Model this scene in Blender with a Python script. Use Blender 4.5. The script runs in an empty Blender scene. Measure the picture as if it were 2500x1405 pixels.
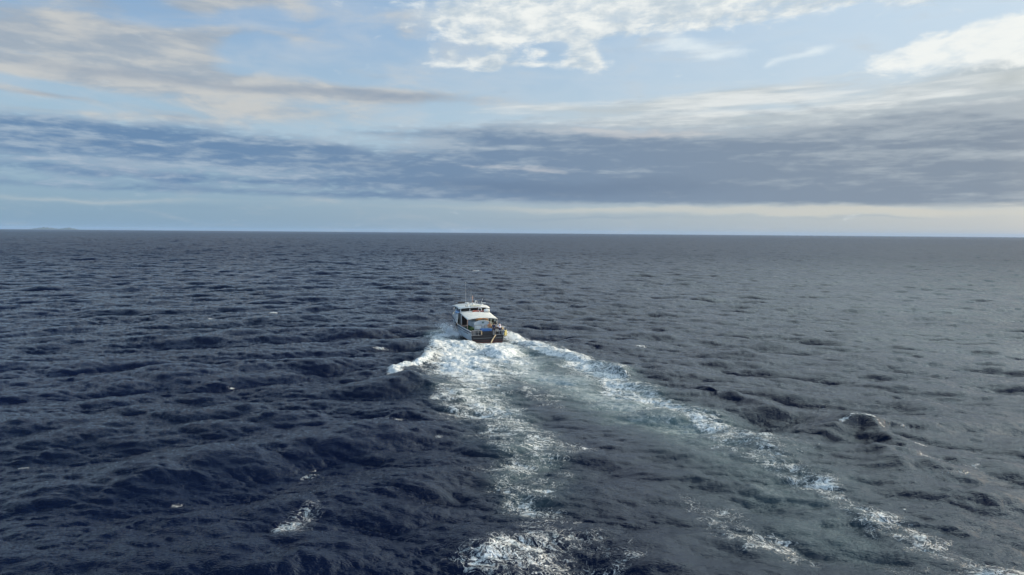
import bpy, bmesh, math, random
import numpy as np
from mathutils import Matrix, Vector
R = math.radians
scene = bpy.context.scene
col = scene.collection

# ------------------------------------------------------------------ camera
CAM_H = 16.7
PITCH = 4.58
ROLL = 0.46
F = 1667.0                       # focal length in photo pixels (photo 2500 wide)
cam_d = bpy.data.cameras.new('camera')
cam_d.sensor_width = 36.0
cam_d.lens = 36.0 * F / 2500.0
cam_d.clip_start = 0.5
cam_d.clip_end = 120000.0
cam = bpy.data.objects.new('camera', cam_d)
col.objects.link(cam)
cam.matrix_world = (Matrix.Translation((0, 0, CAM_H)) @ Matrix.Rotation(R(90 - PITCH), 4, 'X')
                    @ Matrix.Rotation(R(ROLL), 4, 'Z'))
scene.camera = cam

def ray(x, y):
    """world direction of a spot seen at photo pixel x, y"""
    v = cam.matrix_world.to_3x3() @ Vector((x - 1250.0, -(y - 702.5), -F))
    return v.normalized()
def ground(x, y, z=0.0):
    """spot on the water seen at photo pixel x, y"""
    d = ray(x, y)
    t = (z - CAM_H) / d.z
    return (d.x * t, d.y * t)
def azel(x, y):
    d = ray(x, y)
    return math.degrees(math.atan2(d.x, d.y)), math.degrees(math.asin(d.z))

# ------------------------------------------------------------------ light
SUN_AZ, SUN_EL = 74.0, 15.0      # degrees to the right of the view, above the horizon
sd = bpy.data.lights.new('sun', 'SUN')
sd.energy = 5.0
sd.angle = R(0.5)
sd.color = (1.0, 0.80, 0.56)
sun = bpy.data.objects.new('sun', sd)
col.objects.link(sun)
sdir = Vector((math.sin(R(SUN_AZ)) * math.cos(R(SUN_EL)), math.cos(R(SUN_AZ)) * math.cos(R(SUN_EL)), math.sin(R(SUN_EL))))
sun.rotation_euler = sdir.to_track_quat('Z', 'Y').to_euler()
sun.location = (200, 50, 60)
vs = scene.view_settings
vs.view_transform = 'Standard'
vs.look = 'None'
vs.exposure = 0.0
vs.gamma = 1.0
scene.cycles.max_bounces = 6
scene.cycles.glossy_bounces = 3
scene.cycles.diffuse_bounces = 2
scene.cycles.transmission_bounces = 3
scene.cycles.caustics_reflective = False
scene.cycles.caustics_refractive = False

def lin(h):
    h = h.lstrip('#')
    c = [int(h[i:i + 2], 16) / 255 for i in (0, 2, 4)]
    return tuple(v / 12.92 if v <= 0.04045 else ((v + 0.055) / 1.055) ** 2.4 for v in c)

# ---- small expression language over shader nodes
class E:
    nt = None
    def __init__(s, sock): s.s = sock
    @staticmethod
    def m(op, *a, clamp=False):
        n = E.nt.nodes.new('ShaderNodeMath'); n.operation = op; n.use_clamp = clamp
        for i, v in enumerate(a):
            if isinstance(v, E): E.nt.links.new(v.s, n.inputs[i])
            else: n.inputs[i].default_value = v
        return E(n.outputs[0])
    def __add__(s, o): return E.m('ADD', s, o)
    __radd__ = __add__
    def __sub__(s, o): return E.m('SUBTRACT', s, o)
    def __rsub__(s, o): return E.m('SUBTRACT', o, s)
    def __mul__(s, o): return E.m('MULTIPLY', s, o)
    __rmul__ = __mul__
    def __truediv__(s, o): return E.m('DIVIDE', s, o)
def mx(a, b): return E.m('MAXIMUM', a, b)
def mn(a, b): return E.m('MINIMUM', a, b)
def sstep(x, a, b, lo=0.0, hi=1.0):
    n = E.nt.nodes.new('ShaderNodeMapRange'); n.interpolation_type = 'SMOOTHSTEP'
    E.nt.links.new(x.s, n.inputs[0])
    for i, v in zip((1, 2, 3, 4), (a, b, lo, hi)):
        if isinstance(v, E): E.nt.links.new(v.s, n.inputs[i])
        else: n.inputs[i].default_value = v
    return E(n.outputs[0])
def vec(x, y, z=0.0):
    n = E.nt.nodes.new('ShaderNodeCombineXYZ')
    for i, v in enumerate((x, y, z)):
        if isinstance(v, E): E.nt.links.new(v.s, n.inputs[i])
        else: n.inputs[i].default_value = v
    return E(n.outputs[0])
def noise(v, scale=1.0, detail=4.0, rough=0.55, distort=0.0, typ=None, lac=2.0):
    n = E.nt.nodes.new('ShaderNodeTexNoise')
    E.nt.links.new(v.s, n.inputs['Vector'])
    n.inputs['Scale'].default_value = scale
    n.inputs['Detail'].default_value = detail
    n.inputs['Roughness'].default_value = rough
    n.inputs['Distortion'].default_value = distort
    n.inputs['Lacunarity'].default_value = lac
    if typ: n.noise_type = typ
    return E(n.outputs[0])
def mixc(f, a, b):
    n = E.nt.nodes.new('ShaderNodeMix'); n.data_type = 'RGBA'
    for i, v in ((0, f), (6, a), (7, b)):
        if isinstance(v, E): E.nt.links.new(v.s, n.inputs[i])
        elif isinstance(v, tuple): n.inputs[i].default_value = (*v, 1)
        else: n.inputs[i].default_value = v
    return E(n.outputs[2])

# ------------------------------------------------------------------ sky
world = bpy.data.worlds.new('World')
scene.world = world
world.use_nodes = True
nt = world.node_tree
nt.nodes.clear()
E.nt = nt
tc = nt.nodes.new('ShaderNodeTexCoord')
sep = nt.nodes.new('ShaderNodeSeparateXYZ')
nt.links.new(tc.outputs['Generated'], sep.inputs[0])
dx, dy, dz = (E(sep.outputs[i]) for i in range(3))
az = E.m('ARCTAN2', dx, dy) * 57.29578
el = E.m('ARCSINE', dz) * 57.29578
elp = mx(el, 0.0)
# coordinates on a flat cloud deck far above the sea
k = mx(dz, 0.0) + 0.045
px, py = dx / k, dy / k
P = vec(px, py, 0.0)
# gentle wobble that breaks up every outline below
wob = noise(vec(az * 0.10, el * 0.30), 1.0, 4, 0.6)
wob2 = noise(vec(az * 0.10 + 40.0, el * 0.30), 1.0, 4, 0.6)
az_w = az + (wob - 0.5) * 5.0
el_w = el + (wob2 - 0.5) * 1.6

AE = vec(az_w, el_w, 0.0)
AN = vec(az + (wob - 0.5) * 1.5, el + (wob2 - 0.5) * 0.6, 0.0)
def blob(x, y, rx, ry, amp=1.0, tilt=0.0, co=None):
    """soft ellipse in azimuth and elevation; x, y, rx, ry given as photo pixels, tilt in degrees (up to the right)"""
    a, e = azel(x, y)
    m = nt.nodes.new('ShaderNodeMapping'); m.vector_type = 'TEXTURE'
    nt.links.new((co or AE).s, m.inputs['Vector'])
    m.inputs['Location'].default_value = (a, e, 0)
    m.inputs['Rotation'].default_value = (0, 0, R(tilt))
    m.inputs['Scale'].default_value = (rx / F * 57.3 * 0.9 * 2.2, ry / F * 57.3 * 2.2, 1)
    g = nt.nodes.new('ShaderNodeTexGradient'); g.gradient_type = 'QUADRATIC_SPHERE'
    nt.links.new(m.outputs[0], g.inputs[0])
    return E(g.outputs['Fac']), amp
def total(lst, co=None):
    r = 0.0
    for b in lst:
        g, amp = blob(*b, co=co)
        r = E.m('MULTIPLY_ADD', g, amp, r)
    return r

sky = nt.nodes.new('ShaderNodeTexSky')
sky.sky_type = 'NISHITA'
sky.sun_disc = False
sky.sun_elevation = R(SUN_EL)
sky.sun_rotation = R(SUN_AZ)
sky.altitude = 20
sky.dust_density = 1.5
nish = E(sky.outputs[0])

STR = 0.1
def C(h, g=1.0):
    return tuple(v * g / STR for v in lin(h))

# clear air: the physical sky, tinted towards the thin veil seen low down
f_el = sstep(elp, 0.0, 9.0)
f_az = sstep(az, -35.0, 42.0)
low = mixc(f_az, C('#86a9c4'), C('#bcc6cb'))
mid = mixc(f_az, C('#a8c6dc'), C('#cfe0ec'))
high = mixc(f_az, C('#90b4da'), C('#cde2f3'))
top = mixc(f_az, C('#18263f'), C('#5a6f86'))
clear = mixc(f_el, low, mid)
clear = mixc(sstep(elp, 8.0, 17.0), clear, high)
clear = mixc(sstep(elp, 18.0, 32.0), clear, top)
clear = mixc(0.18, clear, nish)

# fields
n_soft = noise(P, 0.55, 5, 0.5, 0.3)                     # broad soft masses
n_str = noise(vec(az * 0.05, el * 0.55), 1.0, 6, 0.55, 0.4)     # long streaks low down
n_fine = noise(vec(az * 0.26, el * 1.35), 1.0, 7, 0.62, 0.2)
n_puff = noise(vec(az * 0.48, el * 1.0), 1.0, 8, 0.62, 0.3)
n_rip = noise(vec(az * 0.12 - el * 0.35, el * 1.3), 1.0, 5, 0.55)

c = clear
n_v = noise(vec(az * 0.17 + el * 0.08, el * 0.55 - az * 0.02), 1.0, 6, 0.55, 0.45)
c = mixc(sstep(n_v, 0.30, 0.72) * 0.42 * sstep(az, 30.0, -25.0, 0.45, 1.0) * sstep(elp, 22.0, 17.0) * sstep(elp, 2.0, 6.0), c, mixc(f_az, C('#c2cbd4'), C('#dfe7ec')))
# thin warm grey veils high on the left
veil = total([(-10, 85, 240, 42, .95), (330, 92, 120, 40, 1.05), (200, 105, 160, 24, .4), (120, 165, 260, 26, .7), (480, 145, 70, 30, .8, 20), (430, 178, 200, 16, .6), (560, 82, 80, 16, .7, 10), (480, 92, 60, 20, .5),
              (30, 25, 130, 26, .45), (240, 8, 70, 24, .65), (480, 12, 110, 20, 1.1, 6), (640, 2, 90, 14, .7, 4), (740, 50, 70, 26, .5), (700, 88, 80, 12, .4),
              (980, 72, 60, 46, .55), (560, 205, 420, 26, 1.0, -2), (300, 190, 200, 20, .5), (930, 232, 260, 14, 1.0, -1), (100, 230, 150, 10, .7, -3), (80, 268, 200, 12, .5),
              (560, 262, 260, 24, .9, -3), (420, 285, 160, 14, .7), (800, 280, 200, 14, .3), (860, 175, 130, 14, .35),
              (90, 132, 130, 9, -.7), (620, 135, 110, 26, -.5), (640, 45, 90, 16, -.6), (130, 212, 150, 8, -.7, -6), (120, 250, 170, 7, -.6, -2), (320, 50, 90, 12, -.5)], AN)
d = veil * 1.0 + (n_v - 0.5) * 1.5 + (n_fine - 0.5) * 0.5
a_veil = sstep(d, 0.02, 0.85) * 0.90
lit = sstep(n_v * 0.6 + n_fine * 0.4 + (n_soft - 0.5) * 0.6, 0.36, 0.62)
cv = mixc(lit, C('#a0acb9'), C('#c9cac8'))
sh = total([(620, 214, 380, 14, 1.0), (940, 232, 170, 10, 1.0), (120, 228, 130, 9, .8), (430, 285, 110, 12, .9), (200, 88, 180, 25, .4), (250, 175, 220, 16, .6)])
cv = mixc(sstep(sh, 0.1, 1.2) * 0.7, cv, C('#8e9cae'))
c = mixc(a_veil, c, cv)

# cream and silver sheets above the bank on the right
sheet = total([(1700, 258, 420, 26, .8, 2), (2300, 238, 420, 46, 1.2, 6), (1850, 222, 300, 18, .7, 6), (2480, 190, 120, 50, 1.0), (1400, 268, 300, 14, .55),
               (1560, 300, 420, 12, .75), (2300, 285, 400, 22, 1.0, 3), (1900, 290, 300, 14, .8)])
d = sheet + (n_rip - 0.5) * 1.0 + (n_fine - 0.5) * 0.5
a_sh = sstep(d, 0.15, 1.0) * 0.92
cs = mixc(sstep(n_rip + (n_str - 0.5) * 0.5, 0.36, 0.66), C('#bcc6cb'), C('#e3e7e6'))
c = mixc(a_sh, c, cs)
glare = total([(2050, 285, 350, 35, .8, 3), (1550, 318, 250, 12, .7)])
c = mixc(sstep(glare * (n_rip * 2.0), 0.25, 1.3) * 0.6, c, C('#eef3f0'))
dim = total([(2500, 195, 110, 34, 1.0, 8), (2500, 275, 130, 22, .7, 8)])
c = mixc(sstep(dim, 0.1, 1.2) * 0.7, c, C('#a9b3b5'))

# white mackerel cloud, upper right
puff = total([(1190, 40, 190, 50, 1.05), (1110, 75, 60, 26, .5), (1330, 66, 110, 42, .9), (1480, 25, 260, 46, 1.15), (1640, 15, 200, 40, .7), (1790, 14, 200, 34, 1.1, 4), (1980, -2, 160, 22, 1.2, 6), (2260, -8, 120, 16, .8),
              (1180, 88, 70, 18, .6), (1260, 92, 90, 16, .6), (1440, 75, 60, 24, .6), (1432, 134, 46, 30, 1.35), (1350, 112, 80, 7, -.5), (1520, 105, 60, 14, -.4), (1395, 158, 50, 12, .6), (1450, 160, 40, 14, .5),
              (1058, 129, 18, 9, 1.1), (1103, 130, 20, 10, 1.1), (1092, 158, 46, 9, 1.1), (1180, 152, 60, 16, .9), (1225, 132, 50, 16, .85), (1300, 157, 70, 7, .9), (1180, 170, 45, 7, .9), (1320, 135, 26, 9, .8)], AN)
thinw = total([(1700, 118, 120, 26, 1.0, -4), (1640, 85, 60, 26, .6), (1780, 128, 80, 12, .7, 8), (1880, 155, 40, 10, .7, 20), (1980, 128, 90, 11, 1.1, 12), (1010, 15, 90, 12, .5)], AN)
rt = total([(2300, 130, 150, 28, 1.1, 9), (2430, 95, 130, 40, 1.1, 10), (2190, 140, 70, 14, .9, 8), (2520, 130, 80, 34, .8)], AN)
cut = noise(vec(az * 0.42 - el * 0.25, el * 1.15), 1.0, 6, 0.62, 0.3)
und = total([(1180, 35, 170, 50, .9), (1330, 55, 120, 40, .8), (1500, 20, 280, 46, 1.0), (1750, 8, 200, 34, .9), (1430, 130, 60, 34, .8), (2330, 118, 150, 30, .9, 9), (2460, 90, 120, 44, .9), (980, 60, 80, 40, .4)], AN)
c = mixc(sstep(und + (n_v - 0.5) * 0.8 + (cut - 0.5) * 0.6, 0.25, 1.1) * 0.62, c, mixc(f_az, C('#c6d3da'), C('#e4ecee')))
d = puff * 1.25 + rt * 1.25 + (n_puff - 0.5) * 2.1 + (cut - 0.5) * 0.5
a_p = sstep(d, 0.22, 1.05) * 0.95 * sstep(cut, 0.28, 0.56, 0.42, 1.0)
core = noise(vec(az * 0.30 + 9.0, el * 0.5), 1.0, 6, 0.6)
cp = mixc(sstep(core * 0.6 + cut * 0.4 + (rt * 0.22), 0.36, 0.62), C('#bccbd6'), C('#f3f6f3'))
c = mixc(a_p, c, cp)
d = thinw + (n_rip - 0.5) * 1.1 + (n_puff - 0.5) * 0.9
c = mixc(sstep(d, 0.35, 1.15) * 0.72, c, C('#e6f0f4'))

# the slate bank
bank = total([(-50, 335, 420, 34, 1.2), (350, 345, 330, 30, 1.2), (640, 360, 170, 26, .9), (150, 305, 260, 16, .6), (480, 300, 110, 10, .5),
              (200, 458, 360, 12, .95), (80, 410, 240, 18, .55), (420, 440, 60, 12, .6), (560, 400, 260, 16, .65), (640, 440, 280, 16, .75), (250, 425, 200, 12, .5),
              (1000, 425, 330, 44, 1.15), (820, 375, 90, 20, .8), (930, 322, 140, 12, .55), (1170, 328, 170, 18, .85), (1300, 390, 300, 60, 1.1), (1700, 400, 520, 82, 1.6, 0),
              (1500, 340, 300, 24, .5), (2350, 395, 420, 90, 1.6), (2350, 320, 260, 40, 1.0, 4), (900, 482, 480, 10, .9), (1500, 470, 500, 24, 1.2), (2150, 470, 500, 26, 1.3)])
n_f2 = noise(vec(az * 0.5 + 7.0, el * 2.3), 1.0, 6, 0.6, 0.2)
broke = sstep(az, -12.0, 6.0, 1.0, 0.6)
d = bank + (n_fine - 0.5) * 1.1 + (n_str - 0.5) * 0.7 + (n_f2 - 0.5) * 1.5 * broke
edge = sstep(el + (n_str - 0.5) * 0.5 + (n_f2 - 0.5) * 0.5 + az * 0.012, azel(1250, 506)[1], azel(1250, 484)[1])
a_b = sstep(d, 0.12, 0.98) * edge * 0.97
cb = mixc(f_az, C('#6788ac'), C('#8693a2'))
cb2 = mixc(f_az, C('#a2b5c7'), C('#abb5bd'))
tn = (n_f2 - 0.5) * sstep(az, -12.0, 6.0, 0.95, 0.35)
tl = sstep(el, azel(1250, 395)[1], azel(1250, 305)[1]) * (0.05 + f_az * 0.20)
cb = mixc(sstep(n_fine + (n_str - 0.5) * 1.3 + tn + tl + (sstep(d, 0.6, 1.7) * -0.14), 0.33, 0.78), cb, cb2)
c = mixc(a_b, c, cb)
pk = total([(330, 425, 120, 14, .7), (1330, 412, 90, 10, .8), (560, 285, 90, 14, .5), (1180, 405, 130, 7, .6), (150, 392, 200, 10, .5), (1600, 325, 300, 10, .9), (1450, 318, 200, 8, .7)])
c = mixc(sstep(pk + (n_f2 - 0.5) * 1.2, 0.25, 1.0) * 0.55, c, mixc(f_az, C('#bcc4cf'), C('#e2ddd6')))
deep = total([(1250, 460, 330, 22, 1.0), (900, 400, 260, 24, .6), (1600, 455, 500, 34, .8), (250, 350, 350, 22, .6), (2100, 380, 260, 40, .5)])
c = mixc(sstep(deep + (n_fine - 0.5) * 0.8 + (n_f2 - 0.5) * 0.5, 0.2, 1.2) * 0.6 * a_b, c, mixc(f_az, C('#557499'), C('#7a8898')))

# pale band right above the horizon, then the last low veil
band = total([(1500, 512, 560, 8, 1.0, -0.3), (2150, 515, 350, 9, .9, -1.2), (200, 486, 420, 8, .8), (1900, 524, 500, 8, .7, -.4)])
c = mixc(sstep(band + (n_str - 0.5) * 0.5, 0.15, 1.0) * 0.75, c, mixc(f_az, C('#b3bfc4'), C('#d5d2c6')))
lowv = total([(1450, 533, 420, 7, .9), (2150, 532, 180, 6, .7), (500, 505, 500, 8, .5)])
c = mixc(sstep(lowv + (n_str - 0.5) * 0.6, 0.2, 1.0) * 0.5, c, mixc(f_az, C('#7e9ab4'), C('#9fadb8')))
glow = sstep(E.m('ABSOLUTE', az - SUN_AZ), 60.0, 8.0) * sstep(elp, 60.0, 14.0)
c = mixc(glow * 0.85 * sstep(az, 34.0, 50.0), c, C('#fff2da', 1.5))
c = mixc(sstep(az, -8.0, 42.0) * sstep(elp, 17.5, 25.0) * sstep(elp, 78.0, 50.0) * 0.95, c, mixc(sstep(noise(P, 1.1, 4, 0.6, 0.4), 0.38, 0.60), C('#96b4bc', 2.4), C('#e6f1ee', 5.0)))  # out-of-view sky brightened in patches, added for sheen on the right-hand water
rear = sstep(E.m('ABSOLUTE', az), 75.0, 130.0) * sstep(elp, 75.0, 40.0)
c = mixc(rear * 0.9, c, mixc(sstep(n_soft, 0.45, 0.7), C('#8cb8ea', 1.45), C('#dbe6f2', 1.3)))  # unseen sky behind the camera brightened as added fill light for the boat
# below the horizon (never seen past the sea)
c = mixc(sstep(el, -1.5, -0.3), C('#1c2a40'), c)

bg = nt.nodes.new('ShaderNodeBackground')
nt.links.new(c.s, bg.inputs['Color'])
bg.inputs['Strength'].default_value = STR
wo = nt.nodes.new('ShaderNodeOutputWorld')
nt.links.new(bg.outputs[0], wo.inputs['Surface'])
world.cycles.sampling_method = 'MANUAL'
world.cycles.sample_map_resolution = 512

# ------------------------------------------------------------------ helpers for materials
def new_mat(name):
    m = bpy.data.materials.new(name); m.use_nodes = True
    m.node_tree.nodes.clear()
    E.nt = m.node_tree
    out = m.node_tree.nodes.new('ShaderNodeOutputMaterial')
    b = m.node_tree.nodes.new('ShaderNodeBsdfPrincipled')
    m.node_tree.links.new(b.outputs[0], out.inputs['Surface'])
    return m, b, out
def setin(b, name, v):
    if isinstance(v, E): E.nt.links.new(v.s, b.inputs[name])
    elif isinstance(v, tuple) and len(v) == 3: b.inputs[name].default_value = (*v, 1)
    else: b.inputs[name].default_value = v
def bump(h, dist, strength=1.0, prev=None):
    n = E.nt.nodes.new('ShaderNodeBump')
    n.inputs['Distance'].default_value = dist
    if isinstance(strength, E): E.nt.links.new(strength.s, n.inputs['Strength'])
    else: n.inputs['Strength'].default_value = strength
    E.nt.links.new(h.s, n.inputs['Height'])
    if prev: E.nt.links.new(prev.s, n.inputs['Normal'])
    return E(n.outputs[0])
def attr(name):
    n = E.nt.nodes.new('ShaderNodeAttribute'); n.attribute_name = name
    return E(n.outputs['Fac'])

# ------------------------------------------------------------------ the sea
rng = np.random.default_rng(7)
def ocean_tile(N, L, lam_peak, hs, lam_min, lam_max, wind_deg, spread, seed, slope=4.25):
    """one periodic patch of a wind sea: height, choppy offsets, fold measure"""
    g = np.random.default_rng(seed)
    k1 = 2 * np.pi * np.fft.fftfreq(N, L / N)
    kx, ky = np.meshgrid(k1, k1, indexing='xy')
    kk = np.hypot(kx, ky); kk[0, 0] = 1
    kp = 2 * np.pi / lam_peak
    S = kk ** -slope * np.exp(-1.25 * (kp / kk) ** 2)
    th = np.arctan2(ky, kx) - np.radians(wind_deg)
    D = np.abs(np.cos(th)) ** spread * 0.96 + 0.04
    D = np.where(np.cos(th) < 0, D * 0.25, D)
    S = S * D
    lam = 2 * np.pi / kk
    S[(lam < lam_min) | (lam > lam_max)] = 0; S[0, 0] = 0
    A = np.sqrt(S) * (g.normal(size=(N, N)) + 1j * g.normal(size=(N, N)))
    h = np.fft.ifft2(A).real
    sc = hs / 4 / h.std()
    A = A * sc
    h = np.fft.ifft2(A).real
    ox = np.fft.ifft2(-1j * kx / kk * A).real
    oy = np.fft.ifft2(-1j * ky / kk * A).real
    jxx = np.fft.ifft2(kx * kx / kk * A).real
    jyy = np.fft.ifft2(ky * ky / kk * A).real
    jxy = np.fft.ifft2(kx * ky / kk * A).real
    return np.stack([h, ox, oy, jxx, jyy, jxy]).astype(np.float32), L
def sample(tile, x, y, rot=0.0):
    T, L = tile
    N = T.shape[1]
    c, s = math.cos(rot), math.sin(rot)
    u = ((c * x + s * y) / L * N) % N
    v = ((-s * x + c * y) / L * N) % N
    i = np.floor(u).astype(np.int64); j = np.floor(v).astype(np.int64)
    fu = (u - i).astype(np.float32); fv = (v - j).astype(np.float32)
    i %= N; j %= N; i1 = (i + 1) % N; j1 = (j + 1) % N
    r = []
    for k in range(T.shape[0]):
        t = T[k]
        r.append((t[j, i] * (1 - fu) + t[j, i1] * fu) * (1 - fv) + (t[j1, i] * (1 - fu) + t[j1, i1] * fu) * fv)
    h, ox, oy, jxx, jyy, jxy = r
    X = c * ox - s * oy; Y = s * ox + c * oy
    JX = c * c * jxx - 2 * c * s * jxy + s * s * jyy
    JY = s * s * jxx + 2 * c * s * jxy + c * c * jyy
    JXY = c * s * (jxx - jyy) + (c * c - s * s) * jxy
    return h, X, Y, JX, JY, JXY
TA = ocean_tile(1024, 307.0, 19.0, 1.05, 1.0, 80, 297, 9.0, 3, 4.5)
TB = ocean_tile(1024, 191.0, 11.0, 0.80, 0.8, 45, 214, 9.0, 5, 4.4)
TC = ocean_tile(1024, 43.0, 1.6, 0.13, 0.10, 2.6, 280, 8.0, 9, 3.9)

# value noise used for the shapes of the wake
def vnoise(x, y, seed=0, octv=4, rough=0.5):
    g = np.random.default_rng(seed)
    out = np.zeros_like(x, dtype=np.float32); amp = 1.0; tot = 0
    for o in range(octv):
        t = g.random((256, 256)).astype(np.float32)
        i = np.floor(x).astype(np.int64); j = np.floor(y).astype(np.int64)
        fx = x - i; fy = y - j
        fx = fx * fx * (3 - 2 * fx); fy = fy * fy * (3 - 2 * fy)
        i &= 255; j &= 255; i1 = (i + 1) & 255; j1 = (j + 1) & 255
        out += amp * ((t[j, i] * (1 - fx) + t[j, i1] * fx) * (1 - fy) + (t[j1, i] * (1 - fx) + t[j1, i1] * fx) * fy)
        tot += amp; amp *= rough; x = x * 2.03 + 17.3; y = y * 2.03 + 5.1
    return out / tot

# sheet of rings, finest where the sea is seen close up
rad = [0.0, 6.0, 12.0]
r_ = 18.0
while r_ < 45000:
    rad.append(r_)
    r_ += r_ * (0.0036 if r_ < 600 else 0.0055 if r_ < 1600 else 0.009 if r_ < 4500 else 0.03)
rad = np.array(rad)
fine = np.radians(np.arange(-47, 47.001, 0.072))
coarse = np.radians(np.arange(49, 311.5, 2.5))
ang = np.concatenate([fine, coarse])            # clockwise from the view direction
nr, na = len(rad), len(ang)
RR, AA = np.meshgrid(rad, ang, indexing='ij')
X = (RR * np.sin(AA)).ravel(); Y = (RR * np.cos(AA)).ravel()
nvert = X.size
dist = np.hypot(X, Y)

WID = 1.0
# wake lanes: photo pixels turned into spots on the water; (x, y, half width m, strength)
def lane(pts, z=0.0):
    P_ = []
    for (x, y, w, s) in pts:
        gx, gy = ground(x, y, z); P_.append((gx, gy, w * WID, s))
    return np.array(P_)
def lane_field(P_, x, y, sharp=1.0):
    f = np.zeros_like(x)
    for a, b in zip(P_[:-1], P_[1:]):
        d = b[:2] - a[:2]; L2 = max((d ** 2).sum(), 1e-6)
        t = np.clip(((x - a[0]) * d[0] + (y - a[1]) * d[1]) / L2, 0, 1)
        q = np.hypot(x - a[0] - t * d[0], y - a[1] - t * d[1])
        w = a[2] + t * (b[2] - a[2]); s = a[3] + t * (b[3] - a[3])
        f = np.maximum(f, s * np.exp(-(q / w) ** (2 * sharp)))
    return f
near = (dist > 25) & (dist < 460) & (np.abs(np.arctan2(X, Y)) < np.radians(44)) & (Y > 0)
xn, yn = X[near], Y[near]
wx = (vnoise(xn / 5.0, yn / 5.0, 1) - .5) * 3.6 + (vnoise(xn / 1.4, yn / 1.4, 2) - .5) * 1.4
wy = (vnoise(xn / 5.0, yn / 5.0, 3) - .5) * 3.6 + (vnoise(xn / 1.4, yn / 1.4, 4) - .5) * 1.4
xw, yw = xn + wx, yn + wy

WID = 1.0
foam_lanes = [
    # port side wash and the left edge of the wake
    lane([(1128, 812, 1.6, .55), (1110, 843, 3.4, .9), (1120, 875, 5.0, 1.0), (1150, 905, 5.0, .92), (1165, 935, 4.5, .64), (1150, 965, 4.4, .54),
          (1185, 992, 4.8, .62), (1230, 1030, 4.0, .54), (1280, 1070, 3.8, .48), (1300, 1110, 3.6, .44), (1275, 1160, 3.4, .43), (1285, 1210, 2.6, .46), (1300, 1270, 2.6, .43), (1330, 1330, 3.0, .38)]),
    lane([(1090, 800, 1.4, .4), (1080, 815, 2.0, .56), (1075, 835, 2.2, .85), (1060, 858, 1.6, .8)]),
    lane([(1050, 815, .9, .6), (1120, 830, 1.3, .8)]),
    lane([(1430, 1320, 2.4, .40), (1330, 1345, 2.6, .44), (1230, 1345, 2.0, .50), (1175, 1370, 1.8, .56), (1180, 1430, 2.4, .48)]),
    lane([(1200, 1370, 2.6, .44), (1400, 1400, 2.8, .42), (1540, 1350, 1.6, .38)]),
    lane([(1100, 985, 1.6, .55), (1185, 1015, 2.2, .5), (1290, 1000, 1.4, .5)]),
    lane([(1180, 1060, 1.8, .40), (1300, 1090, 2.2, .45), (1420, 1100, 1.4, .36)]),
    lane([(1130, 1140, 1.6, .36), (1240, 1160, 1.8, .40)]),
    # boil behind the transom
    lane([(1215, 838, 2.4, 1.0), (1205, 858, 4.0, 1.0), (1225, 880, 4.2, .9), (1270, 900, 3.6, .66), (1320, 925, 3.0, .48)]),
    lane([(1150, 868, 2.6, .95), (1190, 850, 2.4, .95), (1240, 845, 1.8, .9)]),
    # pale wisps between the two arms
    lane([(1300, 900, 3.0, .46), (1400, 950, 3.4, .40), (1500, 990, 3.0, .36), (1620, 1030, 2.4, .34)]),
    lane([(1240, 900, 3.0, .46), (1330, 970, 3.0, .36), (1400, 1000, 2.4, .30)]),
    # starboard arm
    lane([(1230, 812, 1.4, 1.0), (1262, 826, 2.6, 1.0), (1310, 842, 2.8, .92), (1370, 865, 2.8, .82), (1420, 892, 3.2, .76), (1475, 925, 3.4, .68),
          (1540, 958, 3.4, .64), (1600, 985, 3.0, .60), (1680, 1025, 2.0, .56), (1760, 1055, 2.3, .50), (1840, 1092, 3.4, .52), (1890, 1135, 3.2, .50), (1950, 1180, 2.2, .54),
          (2010, 1215, 1.6, .52), (2090, 1270, 1.7, .50), (2200, 1310, 1.9, .48), (2330, 1360, 1.8, .52), (2460, 1420, 2.0, .54)]),
    lane([(1760, 1100, 1.8, .38), (1850, 1130, 2.0, .42), (1920, 1180, 1.6, .36)]),
    lane([(1700, 1220, 1.4, .30), (1760, 1260, 1.5, .42), (1790, 1300, 1.4, .40), (1880, 1330, 1.3, .42), (1960, 1370, 1.6, .42)]),
    lane([(2160, 1375, 1.4, .36), (2300, 1400, 1.4, .40)]),
]
# crisp breaking lines that are not scattered by the turbulence
crisp_lanes = [
    lane([(1052, 860, 1.0, .95), (1042, 878, 1.0, .85), (1018, 890, 1.1, 1.1), (985, 897, 1.0, 1.1), (964, 906, 1.0, 1.1), (962, 918, .9, 1.0), (978, 929, .8, .8), (1005, 933, .7, .5)]),
    lane([(1235, 835, .8, .9), (1290, 850, .7, .95), (1345, 868, .9, .9), (1395, 878, .9, .75), (1440, 892, .6, .6)]),
    lane([(1090, 916, .8, .75), (1115, 905, .9, .85), (1130, 900, .8, .7)]),
    lane([(2045, 1028, .18, .4), (2065, 1023, .24, .74), (2090, 1019, .15, .46), (2112, 1018, .24, .72), (2140, 1023, .17, .62), (2160, 1032, .15, .3)], 1.06),
    lane([(1060, 975, .7, .55), (1100, 965, .7, .65), (1150, 960, .7, .55)]),
]
WID = 1.0
foam = np.zeros_like(xn)
for P_ in foam_lanes:
    foam = np.maximum(foam, lane_field(P_, xw, yw))
foam *= 0.60 + 0.76 * vnoise(xn / 2.6, yn / 2.0, 51, 4, .6)
for P_ in crisp_lanes:
    foam = np.maximum(foam, lane_field(P_, xn + wx * .22, yn + wy * .22))
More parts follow.
